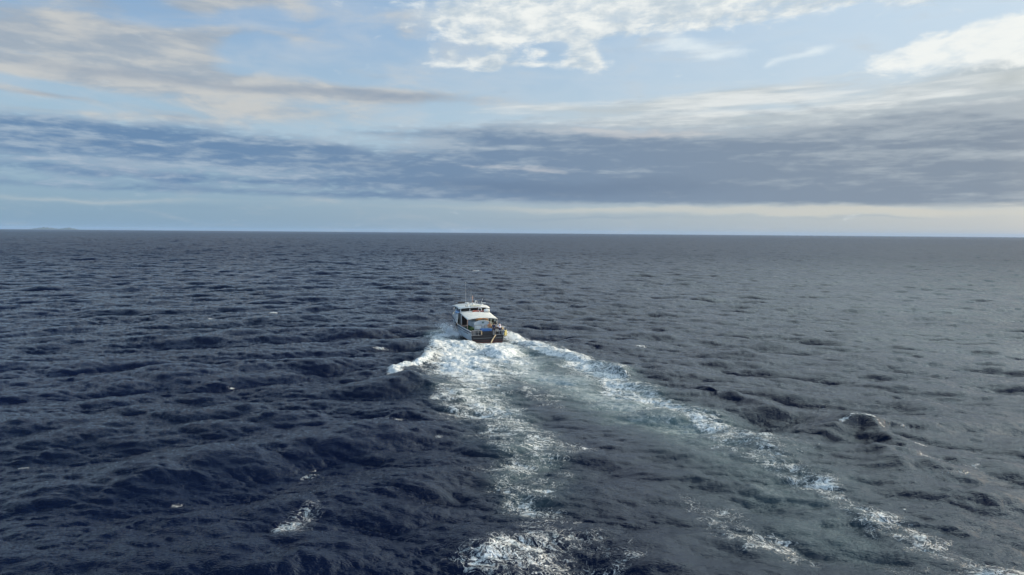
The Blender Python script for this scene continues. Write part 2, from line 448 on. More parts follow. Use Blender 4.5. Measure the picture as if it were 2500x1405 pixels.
# separate whitecaps and old foam rafts
caps = [(930, 853, 1.3, .25, .68), (1163, 661, 2.2, .8, 1.0), (1600, 690, 3.0, .8, .75), (600, 634, 2.2, .9, .95), (105, 632, 1.0, .6, .95), (320, 690, .8, .4, .9), (780, 640, 2.0, .7, .8), (1420, 640, 1.8, .7, .8), (1900, 676, 2.0, .8, .9), (765, 1148, 1.0, .45, .52), (770, 1130, .5, .25, .45),
        (765, 1262, 1.3, .7, .50), (715, 1297, 1.2, .7, .48), (640, 1222, .9, .3, .36), (432, 1227, .6, .25, .4), (978, 1025, 1.3, .35, .45),
        (2200, 1052, .6, .15, .5), (2120, 1100, .4, .2, .55), (2270, 1130, 2.4, .6, .40), (2370, 1140, 1.6, .3, .46), (2320, 1165, 1.4, .3, .42),
        (575, 940, .6, .10, .62), (62, 1138, .5, .10, .64), (10, 957, .7, .15, .7), (1560, 848, 1.5, .25, .62), (1590, 742, 1.2, .4, .75), (1640, 848, .7, .3, .45),
        (1500, 1085, 1.4, .4, .34), (1330, 1205, 1.0, .16, .7), (2215, 1263, .12, .12, .9), (520, 780, 1.2, .4, .7), (665, 765, 1.0, .4, .85),
        (1200, 752, 1.0, .5, .45), (745, 675, 1.6, .6, .45), (2240, 1090, .6, .2, .5), (1508, 912, 1.1, .35, .85), (1325, 838, .5, .6, .85), (1540, 1335, .7, .3, .4),
        (640, 718, 1.4, .5, .4), (830, 640, 2.2, .7, .42), (1920, 676, 1.6, .6, .42), (1010, 693, 1.5, .6, .4), (300, 700, 1.5, .4, .4), (1760, 760, 1.2, .4, .4), (1070, 1068, .6, .3, .5)]
for (cx, cy, rx, ry, s) in caps:
    gx, gy = ground(cx, cy)
    q = ((xn + wx * .35 - gx) / rx) ** 2 + ((yn + wy * .35 - gy) / (ry * 2.0)) ** 2
    foam = np.maximum(foam, s * np.exp(-q))

# churned, aerated water inside the wake and how much it calms the small waves
aer_l = [lane([(1210, 840, 3.5, .9), (1240, 880, 5, .8), (1330, 920, 5, .75), (1450, 960, 4, .72), (1580, 1005, 4.6, .62), (1720, 1060, 5.0, .45), (1850, 1140, 5.0, .28), (2000, 1300, 5, .2)]),
         lane([(1130, 860, 4, .7), (1180, 960, 4, .55), (1250, 1030, 3, .4), (1290, 1120, 2.5, .3), (1300, 1220, 2, .25)]),
         lane([(1310, 850, 3, .6), (1450, 910, 3, .6), (1620, 990, 2.5, .5), (1800, 1070, 2.2, .3), (1950, 1180, 1.5, .25)]),
         lane([(1090, 810, 2.5, .8), (1120, 850, 3, .8)])]
aer = np.zeros_like(xn)
for P_ in aer_l:
    aer = np.maximum(aer, lane_field(P_, xw, yw))
aer = 1.25 * aer * (0.55 + 0.9 * (vnoise(xn / 2.5, yn / 1.6, 8) - 0.1))
calm_l = [lane([(1210, 840, 4, .8), (1300, 920, 7, .8), (1420, 1010, 8, .75), (1550, 1130, 8, .7), (1700, 1300, 7, .6), (1850, 1500, 7, .6)])]
calm = lane_field(calm_l[0], xw, yw)

F_ = np.zeros(nvert, np.float32); F_[near] = foam
A_ = np.zeros(nvert, np.float32); A_[near] = np.clip(aer, 0, 1)
K_ = np.zeros(nvert, np.float32); K_[near] = calm

# patches of wind: the chop is not equally strong everywhere
gust = 0.72 + 0.56 * vnoise(X / 60.0 + 300, Y / 60.0 + 300, 21, 3)
fade_c = np.clip(1.0 - (dist - 350) / 900.0, 0, 1)
hA = sample(TA, X, Y, 0.0); hB = sample(TB, X + 11, Y + 37, 0.55); hC = sample(TC, X, Y, -0.3)
side = np.clip(np.arctan2(X, Y) / 0.5 * 0.5 + 0.5, 0, 1)
side = side * side * (3 - 2 * side)
wA, wB = (1 - 0.35 * K_) * (1.0 - 0.45 * side), (1 - 0.45 * K_) * (0.5 + 0.5 * side)
wC = gust * (1 - 0.62 * K_) * fade_c
CH = 1.3
Z = hA[0] * wA + hB[0] * wB + hC[0] * wC
DX = CH * (hA[1] * wA + hB[1] * wB) + 1.1 * hC[1] * wC
DY = CH * (hA[2] * wA + hB[2] * wB) + 1.1 * hC[2] * wC
JX = 1 - CH * (hA[3] * wA + hB[3] * wB) - .5 * hC[3] * wC
JY = 1 - CH * (hA[4] * wA + hB[4] * wB) - .5 * hC[4] * wC
JC = CH * (hA[5] * wA + hB[5] * wB)
jac = JX * JY - JC * JC

# water thrown up by the boat
def bumpat(px_, py_, rx, ry, h, rot=0.0):
    gx, gy = ground(px_, py_) if py_ is not None else px_
    u, v = xn - gx, yn - gy
    c, s = math.cos(R(rot)), math.sin(R(rot))
    u, v = c * u + s * v, c * v - s * u
    return h * np.exp(-(u / rx) ** 2 - (v / ry) ** 2)
lift = np.zeros_like(xn)
lift += bumpat(1215, 866, 3.0, 2.6, 1.05, -19)
lift += bumpat(1285, 868, 1.6, 2.6, -0.55, -30)
lift += bumpat(1150, 857, 2.0, 2.2, -0.45, -10)
arm = lane([(1240, 815, 1.2, .45), (1290, 838, 1.3, .3), (1350, 862, 1.4, .4), (1430, 885, 1.4, .45), (1500, 905, 1.3, .6), (1560, 940, 1.6, .4), (1650, 985, 1.8, .4), (1900, 1100, 2.0, .4), (2150, 1260, 2.0, .35)])
lift += lane_field(arm, xn + wx * .5, yn + wy * .5)
arm2 = lane([(1085, 800, 1.6, .05), (1060, 850, 1.5, .35), (1035, 880, 1.2, .5), (985, 905, 1.4, .25), (970, 916, 1.4, .15), (990, 935, 1.4, .1)])
lift += lane_field(arm2, xn + wx * .3, yn + wy * .3)
# one peaking sea on the right, others on the left
lift += bumpat(1890, 1010, 3, 1.2, .3) + bumpat(1000, 935, 3, 1.6, .5)
def ridge(pts, w, h):
    """a sharp-crested wave following a line; tapers at both ends"""
    n = len(pts)
    P_ = lane([(x, y, w, h * math.sin(math.pi * (i + .35) / (n - .3)) ** (.5 if h > 1.1 else 1.0)) for i, (x, y) in enumerate(pts)], 0.0 if pts[0][0] == 1065 else h * 0.9)
    wk = .14 if h > 1.1 else .30
    r = np.zeros_like(xn)
    xx, yy = xn + wx * wk, yn + wy * wk
    for a, b in zip(P_[:-1], P_[1:]):
        d = b[:2] - a[:2]; L2 = (d ** 2).sum()
        t = ((xx - a[0]) * d[0] + (yy - a[1]) * d[1]) / L2
        tc = np.clip(t, 0, 1)
        q = np.hypot(xx - a[0] - tc * d[0], yy - a[1] - tc * d[1])
        back = (yy - a[1] - tc * d[1]) > 0            # far side slopes more gently
        ww = w * np.where(back, 1.7, 1.0)
        r = np.maximum(r, (a[3] + tc * (b[3] - a[3])) * np.exp(-np.sqrt((q / ww) ** 2 + .02) * 1.15))
    return r
for pts, w, h in (
    ([(250, 1182), (380, 1150), (470, 1143), (640, 1168)], 1.3, .75), ([(150, 1330), (330, 1268), (450, 1260), (560, 1240)], 1.1, .7),
    ([(500, 1025), (640, 1005), (750, 992), (785, 1012)], 1.4, .75), ([(860, 1045), (925, 1022), (955, 1045)], 1.2, .7), ([(930, 1008), (1000, 998), (1060, 1012)], 1.2, .55),
    ([(580, 1400), (720, 1340), (790, 1350)], 1.0, .7), ([(680, 1220), (850, 1192), (1010, 1155)], 1.2, .55), ([(830, 1215), (980, 1190), (1100, 1195)], 1.1, .55),
    ([(940, 935), (1000, 925), (1060, 935), (1110, 940)], 1.4, .8), ([(100, 1000), (260, 985), (420, 1005)], 1.4, .6), ([(540, 885), (680, 878), (800, 890)], 1.6, .6),
    ([(20, 1110), (120, 1088), (230, 1085)], 1.3, .6), ([(200, 900), (330, 893), (450, 903)], 1.6, .55),
    ([(1620, 935), (1700, 930), (1780, 955), (1880, 985), (1950, 1005)], 1.5, .85), ([(1400, 862), (1520, 878), (1620, 900)], 1.6, .7), ([(1740, 858), (1820, 860), (1880, 872)], 1.9, .75),
    ([(1980, 1050), (2050, 1026), (2090, 1018), (2130, 1022), (2210, 1070)], 1.2, 1.2), ([(1065, 872), (1020, 888), (985, 893), (958, 902), (962, 918)], .8, .62),
    ([(2180, 1026), (2280, 1036), (2370, 1030)], 1.1, .5), ([(1590, 1160), (1690, 1150), (1800, 1170), (1890, 1195)], 1.2, .6),
    ([(2100, 1095), (2150, 1108), (2190, 1135)], .9, .6), ([(2080, 1140), (2230, 1125), (2330, 1165)], 1.2, .45), ([(2180, 1268), (2320, 1275), (2480, 1330)], 1.1, .6), ([(2020, 1230), (2120, 1275), (2200, 1330)], 1.0, .45),
    ([(1640, 1300), (1760, 1290), (1860, 1330)], 1.1, .45), ([(1480, 905), (1510, 902), (1530, 915)], .8, .7), ([(2100, 900), (2230, 912), (2330, 935)], 1.5, .6), ([(1900, 820), (2020, 828), (2120, 842)], 2.0, .6),
    ([(1320, 1165), (1420, 1180), (1500, 1215)], 1.1, .4), ([(2250, 1190), (2380, 1205), (2480, 1240)], 1.1, .5), ([(1500, 1395), (1620, 1370), (1740, 1400)], 1.1, .5)):
    lift += ridge(pts, w, h)
fr = np.clip(foam, 0, 1)
rough = (vnoise(xn / 1.3, yn / 0.9, 31, 5, .66) - .5)
lift += rough * 1.15 * np.clip(fr - .25, 0, 1) ** 1.2
Zl = np.zeros(nvert, np.float32); Zl[near] = lift
Z = Z + Zl
Z *= np.clip((dist - 0) / 20, 0, 1)

hx, hy = ground(1190.5, 835.5)
ch_, sh_ = math.cos(R(19.0)), math.sin(R(19.0))
ux, uy = X - hx, Y - hy
lx, ly = ch_ * ux + sh_ * uy, -sh_ * ux + ch_ * uy
qd = np.hypot(np.maximum(np.abs(lx) - 2.4, 0), np.maximum(np.maximum(-ly - .2, ly - 14.0), 0))
kd = np.exp(-(qd / 1.1) ** 2)
Z = Z * (1 - 0.9 * kd) - 0.16 * kd
DX *= (1 - 0.8 * kd); DY *= (1 - 0.8 * kd)
F_ = F_ * (1 - 0.45 * kd * (ly > 0.0))

# natural whitecaps where crests fold over
fold = np.clip((0.02 - jac) / 0.30, 0, 1) * np.clip((420 - dist) / 200, 0, 1)
print('FOLD', (fold[(dist>30)&(dist<100)]>0).mean(), (fold[(dist>100)&(dist<300)]>0).mean())
F_ = np.maximum(F_, fold * 0.75 * (0.5 + 1.0 * (vnoise(X / 35., Y / 35., 77, 2) > .56)))

me = bpy.data.meshes.new('water')
me.vertices.add(nvert)
co = np.empty((nvert, 3), np.float32)
big = (1.0 + 0.9 * np.clip((dist - 500) / 2500, 0, 1)) / (1 + (dist / 9000) ** 2)
co[:, 0] = X + DX * (dist > 18); co[:, 1] = Y + DY * (dist > 18); co[:, 2] = Z * big
me.vertices.foreach_set('co', co.ravel())
ii, jj = np.meshgrid(np.arange(1, nr - 1), np.arange(na), indexing='ij')
j2 = (jj + 1) % na
q = np.stack([ii * na + jj, ii * na + j2, (ii + 1) * na + j2, (ii + 1) * na + jj], -1).reshape(-1, 4)
nq = len(q)
me.loops.add(nq * 4); me.polygons.add(nq)
me.loops.foreach_set('vertex_index', q[:, ::-1].astype(np.int32).ravel())
me.polygons.foreach_set('loop_start', np.arange(0, nq * 4, 4, dtype=np.int32))
me.polygons.foreach_set('use_smooth', np.ones(nq, bool))
for nm, dat in (('foam', F_), ('air', A_), ('calm', K_)):
    at = me.attributes.new(nm, 'FLOAT', 'POINT')
    at.data.foreach_set('value', dat.astype(np.float32))
me.update(calc_edges=True)
if me.polygons[0].normal.z < 0: me.flip_normals()
water = bpy.data.objects.new('water', me)
col.objects.link(water)
water['kind'] = 'structure'
del hA, hB, hC, JX, JY, JC

def water_height(x, y, n=3):
    """height of the finished sea at a spot"""
    q = (co[:, 0] - x) ** 2 + (co[:, 1] - y) ** 2
    return float(np.sort(co[np.argpartition(q, 12)[:12], 2])[6])

# ---- sea material
m, b, out = new_mat('sea_water')
geo = m.node_tree.nodes.new('ShaderNodeNewGeometry')
pos = E(geo.outputs['Position'])
sp = m.node_tree.nodes.new('ShaderNodeSeparateXYZ'); m.node_tree.links.new(pos.s, sp.inputs[0])
gx, gy = E(sp.outputs[0]), E(sp.outputs[1])
P2 = vec(gx, gy, 0.0)
fo, ai, ca = attr('foam'), attr('air'), attr('calm')
# lace of foam: thin bright webs around dark cells, breaking up as the density falls
w1 = noise(P2, 0.55, 3, 0.55); w2 = noise(vec(gx + 31.0, gy - 17.0), 0.55, 3, 0.55)
w3 = noise(P2, 2.2, 2, 0.5)
LX, LY = gx + (w1 - 0.5) * 2.6 + (w3 - 0.5) * 0.5, gy + (w2 - 0.5) * 2.6 - (w3 - 0.5) * 0.5
PL = vec(LX, LY, 0.0)
n1 = noise(PL, 0.75, 4, 0.6)
n2 = noise(PL, 2.0, 3, 0.6)
n3 = noise(P2, 6.5, 3, 0.6)
r1 = 1.0 - E.m('ABSOLUTE', n1 - 0.5) * 9.0
r2 = 1.0 - E.m('ABSOLUTE', n2 - 0.5) * 7.5
n4 = noise(PL, 5.0, 2, 0.5)
r4 = 1.0 - E.m('ABSOLUTE', n4 - 0.5) * 5.0
web = mx(mx(r1, mx(r2 * 0.92, r4 * 0.60 + 0.1)), -0.2)
patch = noise(vec(gx * 0.8, gy * 1.1), 0.55, 4, 0.6)
lace = web * 0.66 + patch * 0.56 + (n3 - 0.5) * 0.25
thr = 1.08 - fo * 0.86
alpha = sstep(lace, thr, thr + 0.34) * sstep(fo, 0.06, 0.30)
solid = sstep(fo + (n1 - 0.5) * 1.1 + (n2 - 0.5) * 0.9 + (n4 - 0.5) * 0.4, 0.96, 1.22) * 0.95
wisp = noise(vec(LX * 0.7 + LY * 0.25, LY * 1.5), 1.1, 6, 0.65, 0.6)
soft = sstep(wisp + ai * 0.35, 0.50, 0.95) * ai * 0.55
alpha = mx(mx(alpha, solid), soft)
far = E.m('SQRT', gx * gx + gy * gy)
body = mixc(ai * 0.9, (0.0026, 0.0066, 0.025), (0.075, 0.135, 0.130))
body = mixc(sstep(noise(P2, 0.02, 3, 0.5), 0.3, 0.7), body, mixc(ai * 0.9, (0.0032, 0.0075, 0.021), (0.075, 0.135, 0.130)))
fcol = mixc(sstep(n2 + (n3 - 0.5) * 0.6, 0.35, 0.62), (0.34, 0.39, 0.41), (0.80, 0.80, 0.78))  # blue-grey to white mottling: shadowed and sunlit foam tones put into the colour
setin(b, 'Base Color', mixc(alpha, body, fcol))
setin(b, 'IOR', 1.333)
rgh = sstep(far, 40.0, 700.0, 0.07, 0.22)
setin(b, 'Roughness', rgh + alpha * 0.55)
setin(b, 'Specular IOR Level', sstep(far, 120.0, 2500.0, 0.5, 0.30) - alpha * 0.3)
# ripples too small for the mesh
def crests(ang_, sc, st_, seed_):
    """wavelets with sharp tops, drawn out along their crests"""
    c_, s_ = math.cos(R(ang_)), math.sin(R(ang_))
    u_ = gx * c_ + gy * s_; v_ = gy * c_ - gx * s_
    q_ = noise(vec(u_ * (sc / st_) + seed_, v_ * sc), 1.0, 2, 0.5, 0.25)
    return 1.0 - E.m('ABSOLUTE', q_ - 0.5) * 3.0
rp = crests(20, 1.3, 4.2, 0.0) * 0.24 + crests(-24, 2.1, 4.0, 50.0) * 0.26 + crests(6, 4.6, 3.2, 90.0) * 0.34
rp2 = crests(-8, 8.0, 2.2, 20.0)
st = (1.0 - ca * 0.55) * sstep(noise(P2, 0.035, 2, 0.5), 0.25, 0.7, 0.65, 1.15)
nb = bump(rp, 0.066, st)
nb = bump(rp2, 0.026, st, nb)
# far off, each wavelet is smaller than the mesh: tilt the surface directly by their slopes
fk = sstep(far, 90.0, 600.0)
def slope_pair(sc, amp, seed_):
    a_ = noise(vec(gx * sc * 0.55 + seed_, gy * sc), 1.0, 3, 0.6)
    b_ = noise(vec(gx * sc * 0.55 + seed_ + 37.0, gy * sc + 11.0), 1.0, 3, 0.6)
    return (a_ - 0.5) * amp, (b_ - 0.5) * amp
s1x, s1y = slope_pair(0.10, 0.55, 3.0)
s2x, s2y = slope_pair(0.7, 1.15, 70.0)
tx, ty = (s1x + s2x) * fk * 0.7, (s1y + s2y) * fk
va = m.node_tree.nodes.new('ShaderNodeVectorMath'); va.operation = 'ADD'
m.node_tree.links.new(nb.s, va.inputs[0]); m.node_tree.links.new(vec(tx, ty, 0.0).s, va.inputs[1])
vn = m.node_tree.nodes.new('ShaderNodeVectorMath'); vn.operation = 'NORMALIZE'
m.node_tree.links.new(va.outputs[0], vn.inputs[0])
nb = E(vn.outputs[0])
nb = bump(alpha * (0.6 + n3 * 0.9 + n2 * 0.6), 0.035, 0.6, nb)
setin(b, 'Normal', nb)
# far reflection dimmed by colour: dark navy mixed in by distance for hidden wave faces
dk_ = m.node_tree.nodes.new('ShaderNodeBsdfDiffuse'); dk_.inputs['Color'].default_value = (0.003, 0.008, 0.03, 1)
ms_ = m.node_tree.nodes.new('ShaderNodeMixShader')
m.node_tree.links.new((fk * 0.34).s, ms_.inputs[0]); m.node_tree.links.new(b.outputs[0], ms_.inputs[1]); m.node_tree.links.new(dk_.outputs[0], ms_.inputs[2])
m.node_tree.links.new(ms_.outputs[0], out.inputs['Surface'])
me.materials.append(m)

# ------------------------------------------------------------------ paint, cloth, metal
def pm(name, colr, rough=0.5, metal=0.0, var=0.18, scale=3.0, dirt=None, stripes=None):
    m, b, out = new_mat(name)
    t = m.node_tree.nodes.new('ShaderNodeTexCoord')
    o = E(t.outputs['Object'])
    n = noise(o, scale, 5, 0.6)
    c1 = colr; c2 = tuple(v * (1 - var) for v in colr)
    cc = mixc(sstep(n, 0.35, 0.65), c1, c2)
    if dirt:
        n2 = noise(o, scale * 0.8, 6, 0.7, 0.6)
        cc = mixc(sstep(n2, 0.52, 0.70) * 0.7, cc, dirt)
    if stripes:
        ax, freq, c3 = stripes
        s_ = m.node_tree.nodes.new('ShaderNodeSeparateXYZ'); m.node_tree.links.new(o.s, s_.inputs[0])
        w = E.m('FRACT', E(s_.outputs[ax]) * freq)
        cc = mixc(sstep(w, 0.86, 0.92), cc, c3)
    setin(b, 'Base Color', cc)
    setin(b, 'Roughness', rough + (n - 0.5) * 0.2)
    setin(b, 'Metallic', metal)
    setin(b, 'Normal', bump(n, 0.01, 0.4))
    return m
M_hull = pm('white_hull_paint', (0.62, 0.66, 0.68), 0.35, dirt=(0.36, 0.37, 0.36), scale=1.1)
M_white = pm('white_gelcoat', (0.74, 0.74, 0.70), 0.4, dirt=(0.5, 0.48, 0.42), scale=1.6)
M_awn = pm('awning_cloth', (0.70, 0.70, 0.66), 0.75, scale=2.0, dirt=(0.56, 0.56, 0.53), stripes=(1, 1.05, (0.52, 0.52, 0.50)))
M_strake = pm('navy_rubber', (0.012, 0.025, 0.06), 0.5)
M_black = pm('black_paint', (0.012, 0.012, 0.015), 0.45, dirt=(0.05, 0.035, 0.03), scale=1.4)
M_red = pm('red_boot_paint', (0.09, 0.022, 0.018), 0.6)
M_deck = pm('deck_paint', (0.13, 0.12, 0.13), 0.7, dirt=(0.05, 0.05, 0.05))
M_steel = pm('galvanised_steel', (0.42, 0.40, 0.38), 0.45, 0.5)
M_glass = pm('dark_glass', (0.012, 0.013, 0.014), 0.08, 0.0, 0.1)
M_box = pm('deck_house_panels', (0.50, 0.53, 0.54), 0.45, dirt=(0.36, 0.38, 0.38), scale=1.2)
M_blue = pm('blue_plastic', (0.025, 0.115, 0.33), 0.4, dirt=(0.10, 0.2, 0.4))
M_green = pm('green_netting', (0.03, 0.075, 0.015), 0.9, var=0.7, scale=14)
M_orange = pm('orange_webbing', (0.62, 0.07, 0.02), 0.7, var=0.4, scale=10)
M_tan = pm('orange_brown_cloth', (0.36, 0.17, 0.06), 0.85, var=0.5, scale=5, dirt=(0.12, 0.07, 0.05))
M_cream = pm('cream_cloth', (0.66, 0.63, 0.47), 0.85, var=0.3, scale=5)
M_yellow = pm('yellow_rubber', (0.66, 0.55, 0.20), 0.55, var=0.3, scale=5)
M_rope = pm('pale_rope', (0.60, 0.46, 0.28), 0.85, var=0.45, scale=18)
M_pink = pm('primer_steel', (0.58, 0.36, 0.28), 0.6)
M_grey = pm('grey_plastic', (0.16, 0.16, 0.16), 0.6)
M_dark = pm('dark_gear', (0.035, 0.025, 0.015), 0.85, var=0.5, scale=8)
M_skin = pm('skin', (0.24, 0.12, 0.075), 0.55, var=0.1)
M_hair = pm('black_hair', (0.008, 0.007, 0.006), 0.6)
M_navy = pm('navy_cloth', (0.018, 0.02, 0.065), 0.85, var=0.4, scale=8)
M_lilac = pm('pale_shirt', (0.66, 0.62, 0.72), 0.85, var=0.15, scale=8)
M_trou = pm('dark_trousers', (0.022, 0.016, 0.04), 0.85)
M_khaki = pm('khaki_trousers', (0.30, 0.27, 0.17), 0.85)
M_bib = pm('orange_bib', (0.62, 0.30, 0.15), 0.7)
M_boot = pm('black_rubber', (0.01, 0.01, 0.01), 0.5)
M_sign = pm('green_sign', (0.015, 0.07, 0.04), 0.5)

class MB:
    def __init__(s): s.bm = bmesh.new()
    def box(s, x0, x1, y0, y1, z0, z1, bev=0.0, taper=0.0):
        c = Vector(((x0 + x1) / 2, (y0 + y1) / 2, (z0 + z1) / 2))
        r = bmesh.ops.create_cube(s.bm, size=1.0)
        for v in r['verts']:
            k = 1 - (taper if v.co.z > 0 else 0)
            v.co = Vector((v.co.x * (x1 - x0) * k, v.co.y * (y1 - y0) * k, v.co.z * (z1 - z0))) + c
        if bev:
            es = list({e for v in r['verts'] for e in v.link_edges})
            bmesh.ops.bevel(s.bm, geom=es, offset=bev, segments=2, affect='EDGES', profile=0.5)
        return s
    def tube(s, pts, r, n=8, r2=None):
        pts = [Vector(p) for p in pts]
        rings = []
        for i, p in enumerate(pts):
            d = (pts[min(i + 1, len(pts) - 1)] - pts[max(i - 1, 0)]).normalized()
            a = d.cross(Vector((0, 0, 1)))
            if a.length < 1e-3: a = Vector((1, 0, 0))
            a.normalize(); b_ = d.cross(a)
            rr = r if r2 is None else r + (r2 - r) * i / (len(pts) - 1)
            rings.append([s.bm.verts.new(p + (a * math.cos(t) + b_ * math.sin(t)) * rr) for t in [2 * math.pi * k / n for k in range(n)]])
        for A, B_ in zip(rings, rings[1:]):
            for k in range(n):
                s.bm.faces.new((A[k], A[(k + 1) % n], B_[(k + 1) % n], B_[k]))
        s.bm.faces.new(rings[0][::-1]); s.bm.faces.new(rings[-1])
        return s
    def lathe(s, prof, c=(0, 0, 0), n=16, axis='z', sx=1.0, sy=1.0):
        rings = []
        for (r, z) in prof:
            ring = []
            for k in range(n):
                t = 2 * math.pi * k / n
                p = (r * math.cos(t) * sx, r * math.sin(t) * sy, z)
                if axis == 'y': p = (p[0], p[2], p[1])
                if axis == 'x': p = (p[2], p[1], p[0])
                ring.append(s.bm.verts.new(Vector(p) + Vector(c)))
            rings.append(ring)
        for A, B_ in zip(rings, rings[1:]):
            for k in range(n):
                s.bm.faces.new((A[k], A[(k + 1) % n], B_[(k + 1) % n], B_[k]))
        s.bm.faces.new(rings[0][::-1]); s.bm.faces.new(rings[-1])
        return s
    def sheet(s, fn, nu, nv, thick=0.0):
        g = [[s.bm.verts.new(fn(i / nu, j / nv)) for j in range(nv + 1)] for i in range(nu + 1)]
        for i in range(nu):
            for j in range(nv):
                s.bm.faces.new((g[i][j], g[i + 1][j], g[i + 1][j + 1], g[i][j + 1]))
        if thick:
            bmesh.ops.recalc_face_normals(s.bm, faces=s.bm.faces)
            bmesh.ops.solidify(s.bm, geom=list(s.bm.faces), thickness=thick)
        return s
    def prism(s, poly, y0, y1):
        a = [s.bm.verts.new((x, y0, z)) for x, z in poly]; b_ = [s.bm.verts.new((x, y1, z)) for x, z in poly]
        n = len(poly)
        s.bm.faces.new(a); s.bm.faces.new(b_[::-1])
        for k in range(n): s.bm.faces.new((a[k], b_[k], b_[(k + 1) % n], a[(k + 1) % n]))
        return s
    def lump(s, c, r, seed=0, amt=0.25, sub=3):
        g = random.Random(seed)
        q = bmesh.ops.create_icosphere(s.bm, subdivisions=sub, radius=1.0)
        ph = [g.uniform(0, 6.28) for _ in range(9)]
        for v in q['verts']:
            p = v.co.copy()
            k = 1 + amt * (math.sin(4 * p.x + ph[0]) * math.sin(3.3 * p.y + ph[1]) + .6 * math.sin(8 * p.z + ph[2]) * math.sin(7 * p.x + ph[3]) + .4 * math.sin(13 * p.y + ph[4]))
            v.co = Vector((p.x * r[0] * k, p.y * r[1] * k, p.z * r[2] * k)) + Vector(c)
        return s
    def build(s, name, mat, parent=None, smooth=False, mats=None):
        bmesh.ops.recalc_face_normals(s.bm, faces=s.bm.faces)
        me_ = bpy.data.meshes.new(name)
        s.bm.to_mesh(me_); s.bm.free()
        me_.materials.append(mat)
        for m_ in (mats or []): me_.materials.append(m_)
        if smooth: me_.polygons.foreach_set('use_smooth', [True] * len(me_.polygons))
        o = bpy.data.objects.new(name, me_); col.objects.link(o)
        if parent is not None: o.parent = parent
        return o
def tag(o, label, cat, group=None, kind=None):
    if label: o['label'] = label
    if cat: o['category'] = cat
    if group: o['group'] = group
    if kind: o['kind'] = kind
    return o

# ------------------------------------------------------------------ boat: +Y is the bow, +X starboard, origin at the waterline of the stern
bx, by = ground(1190.5, 835.5)
HEAD = 19.0
BOAT = Matrix.Translation((bx, by, 0.10)) @ Matrix.Rotation(R(HEAD), 4, 'Z') @ Matrix.Rotation(R(0.8), 4, 'X')
def on_board(o, x=0, y=0, z=0, rz=0):
    o.matrix_world = BOAT @ Matrix.Translation((x, y, z)) @ Matrix.Rotation(R(rz), 4, 'Z')
    return o
def empty(name, x=0, y=0, z=0, rz=0):
    o = bpy.data.objects.new(name, None); col.objects.link(o); o.empty_display_size = 0.3
    return on_board(o, x, y, z, rz)

boat = empty('fishing_boat')
tag(boat, 'white fishing boat with covered aft deck motoring away and leaving a foamy wake', 'boat')

# hull shell
ST = [(0.0, 2.45, 2.72, 1.60), (2.0, 2.48, 2.76, 1.58), (5.0, 2.48, 2.80, 1.60), (7.6, 2.42, 2.86, 1.66), (8.3, 2.36, 2.90, 1.95), (9.2, 2.2, 2.92, 2.45),
      (10.5, 1.85, 2.85, 2.58), (12.0, 1.35, 2.55, 2.70), (13.5, 0.85, 1.95, 2.85), (14.8, 0.35, 1.15, 3.0), (15.8, 0.05, 0.35, 3.12), (16.2, 0.02, 0.04, 3.18)]
def station(st):
    y, w, sh, zs = st
    yk = y - 0.5 * max(0, (y - 11) / 5)          # raked stem
    return [(0.02, yk - .35 * max(0, (y - 11) / 5), -0.75 + max(0, y - 12) * .12), (w * 0.86, yk, -0.45 + max(0, y - 12) * .10), (w, yk, 0.0), (w + (sh - w) * .30, yk, zs * .42),
            (w + (sh - w) * .80, y, zs * .84), (sh, y, zs)]
def loft_hull(mb, inner=0.0):
    rows = []
    for st in ST:
        half = station(st)
        if inner:
            half = [(max(0.01, x - inner), y - (0.12 if st[0] > 15 else 0), z) for x, y, z in half[-2:]]
        rows.append([mb.bm.verts.new((-x, y, z)) for x, y, z in half[::-1]] + [mb.bm.verts.new((x, y, z)) for x, y, z in half])
    for A, B_ in zip(rows, rows[1:]):
        n = len(A)
        for k in range(n - 1):
            if inner and k == n // 2 - 1: continue
            mb.bm.faces.new((A[k], A[k + 1], B_[k + 1], B_[k]))
    return rows
hb = MB()
rows = loft_hull(hb)
bmesh.ops.recalc_face_normals(hb.bm, faces=hb.bm.faces)
bmesh.ops.solidify(hb.bm, geom=list(hb.bm.faces), thickness=0.09)
hull = hb.build('hull', M_hull, boat, smooth=False, mats=[M_red])
for p in hull.data.polygons:
    if p.center.z < -0.02: p.material_index = 1
# rubbing strake along the sheer, and cap rail
for sgn in (-1, 1):
    s_ = MB(); prs = []
    for (y, w, sh, zs) in ST[:-1]: prs.append((sgn * (sh + 0.03), y + (0.0), zs - 0.16))
    s_.tube(prs, 0.075, 6); s_.build('rubbing_strake', M_strake, boat)
    s_ = MB(); s_.tube([(sgn * (sh - 0.03), y, zs + 0.03) for (y, w, sh, zs) in ST[:-1]], 0.06, 6); s_.build('cap_rail', M_white, boat)
# transom: black panel, red boot, steel edge
tb = MB(); tb.prism([(-2.43, -0.05), (2.43, -0.05), (2.60, 0.93), (-2.60, 0.93)], -0.04, 0.10)
transom = tb.build('transom', M_black, boat)
MB().box(-2.3, 2.35, -0.07, -0.043, 0.50, 0.56).build('moulding', M_grey, transom)
MB().box(-2.35, 2.38, -0.06, -0.043, 0.12, 0.20).build('moulding', M_red, transom)
MB().prism([(-2.1, -0.7), (2.1, -0.7), (2.43, -0.052), (-2.43, -0.052)], -0.035, 0.1).build('lower_transom', M_red, boat)
MB().box(-2.66, -2.60, -0.05, 0.04, 0.93, 1.58).build('bulwark_end', M_strake, boat)
MB().box(2.60, 2.66, -0.05, 0.04, 0.93, 1.58).build('bulwark_end', M_strake, boat)
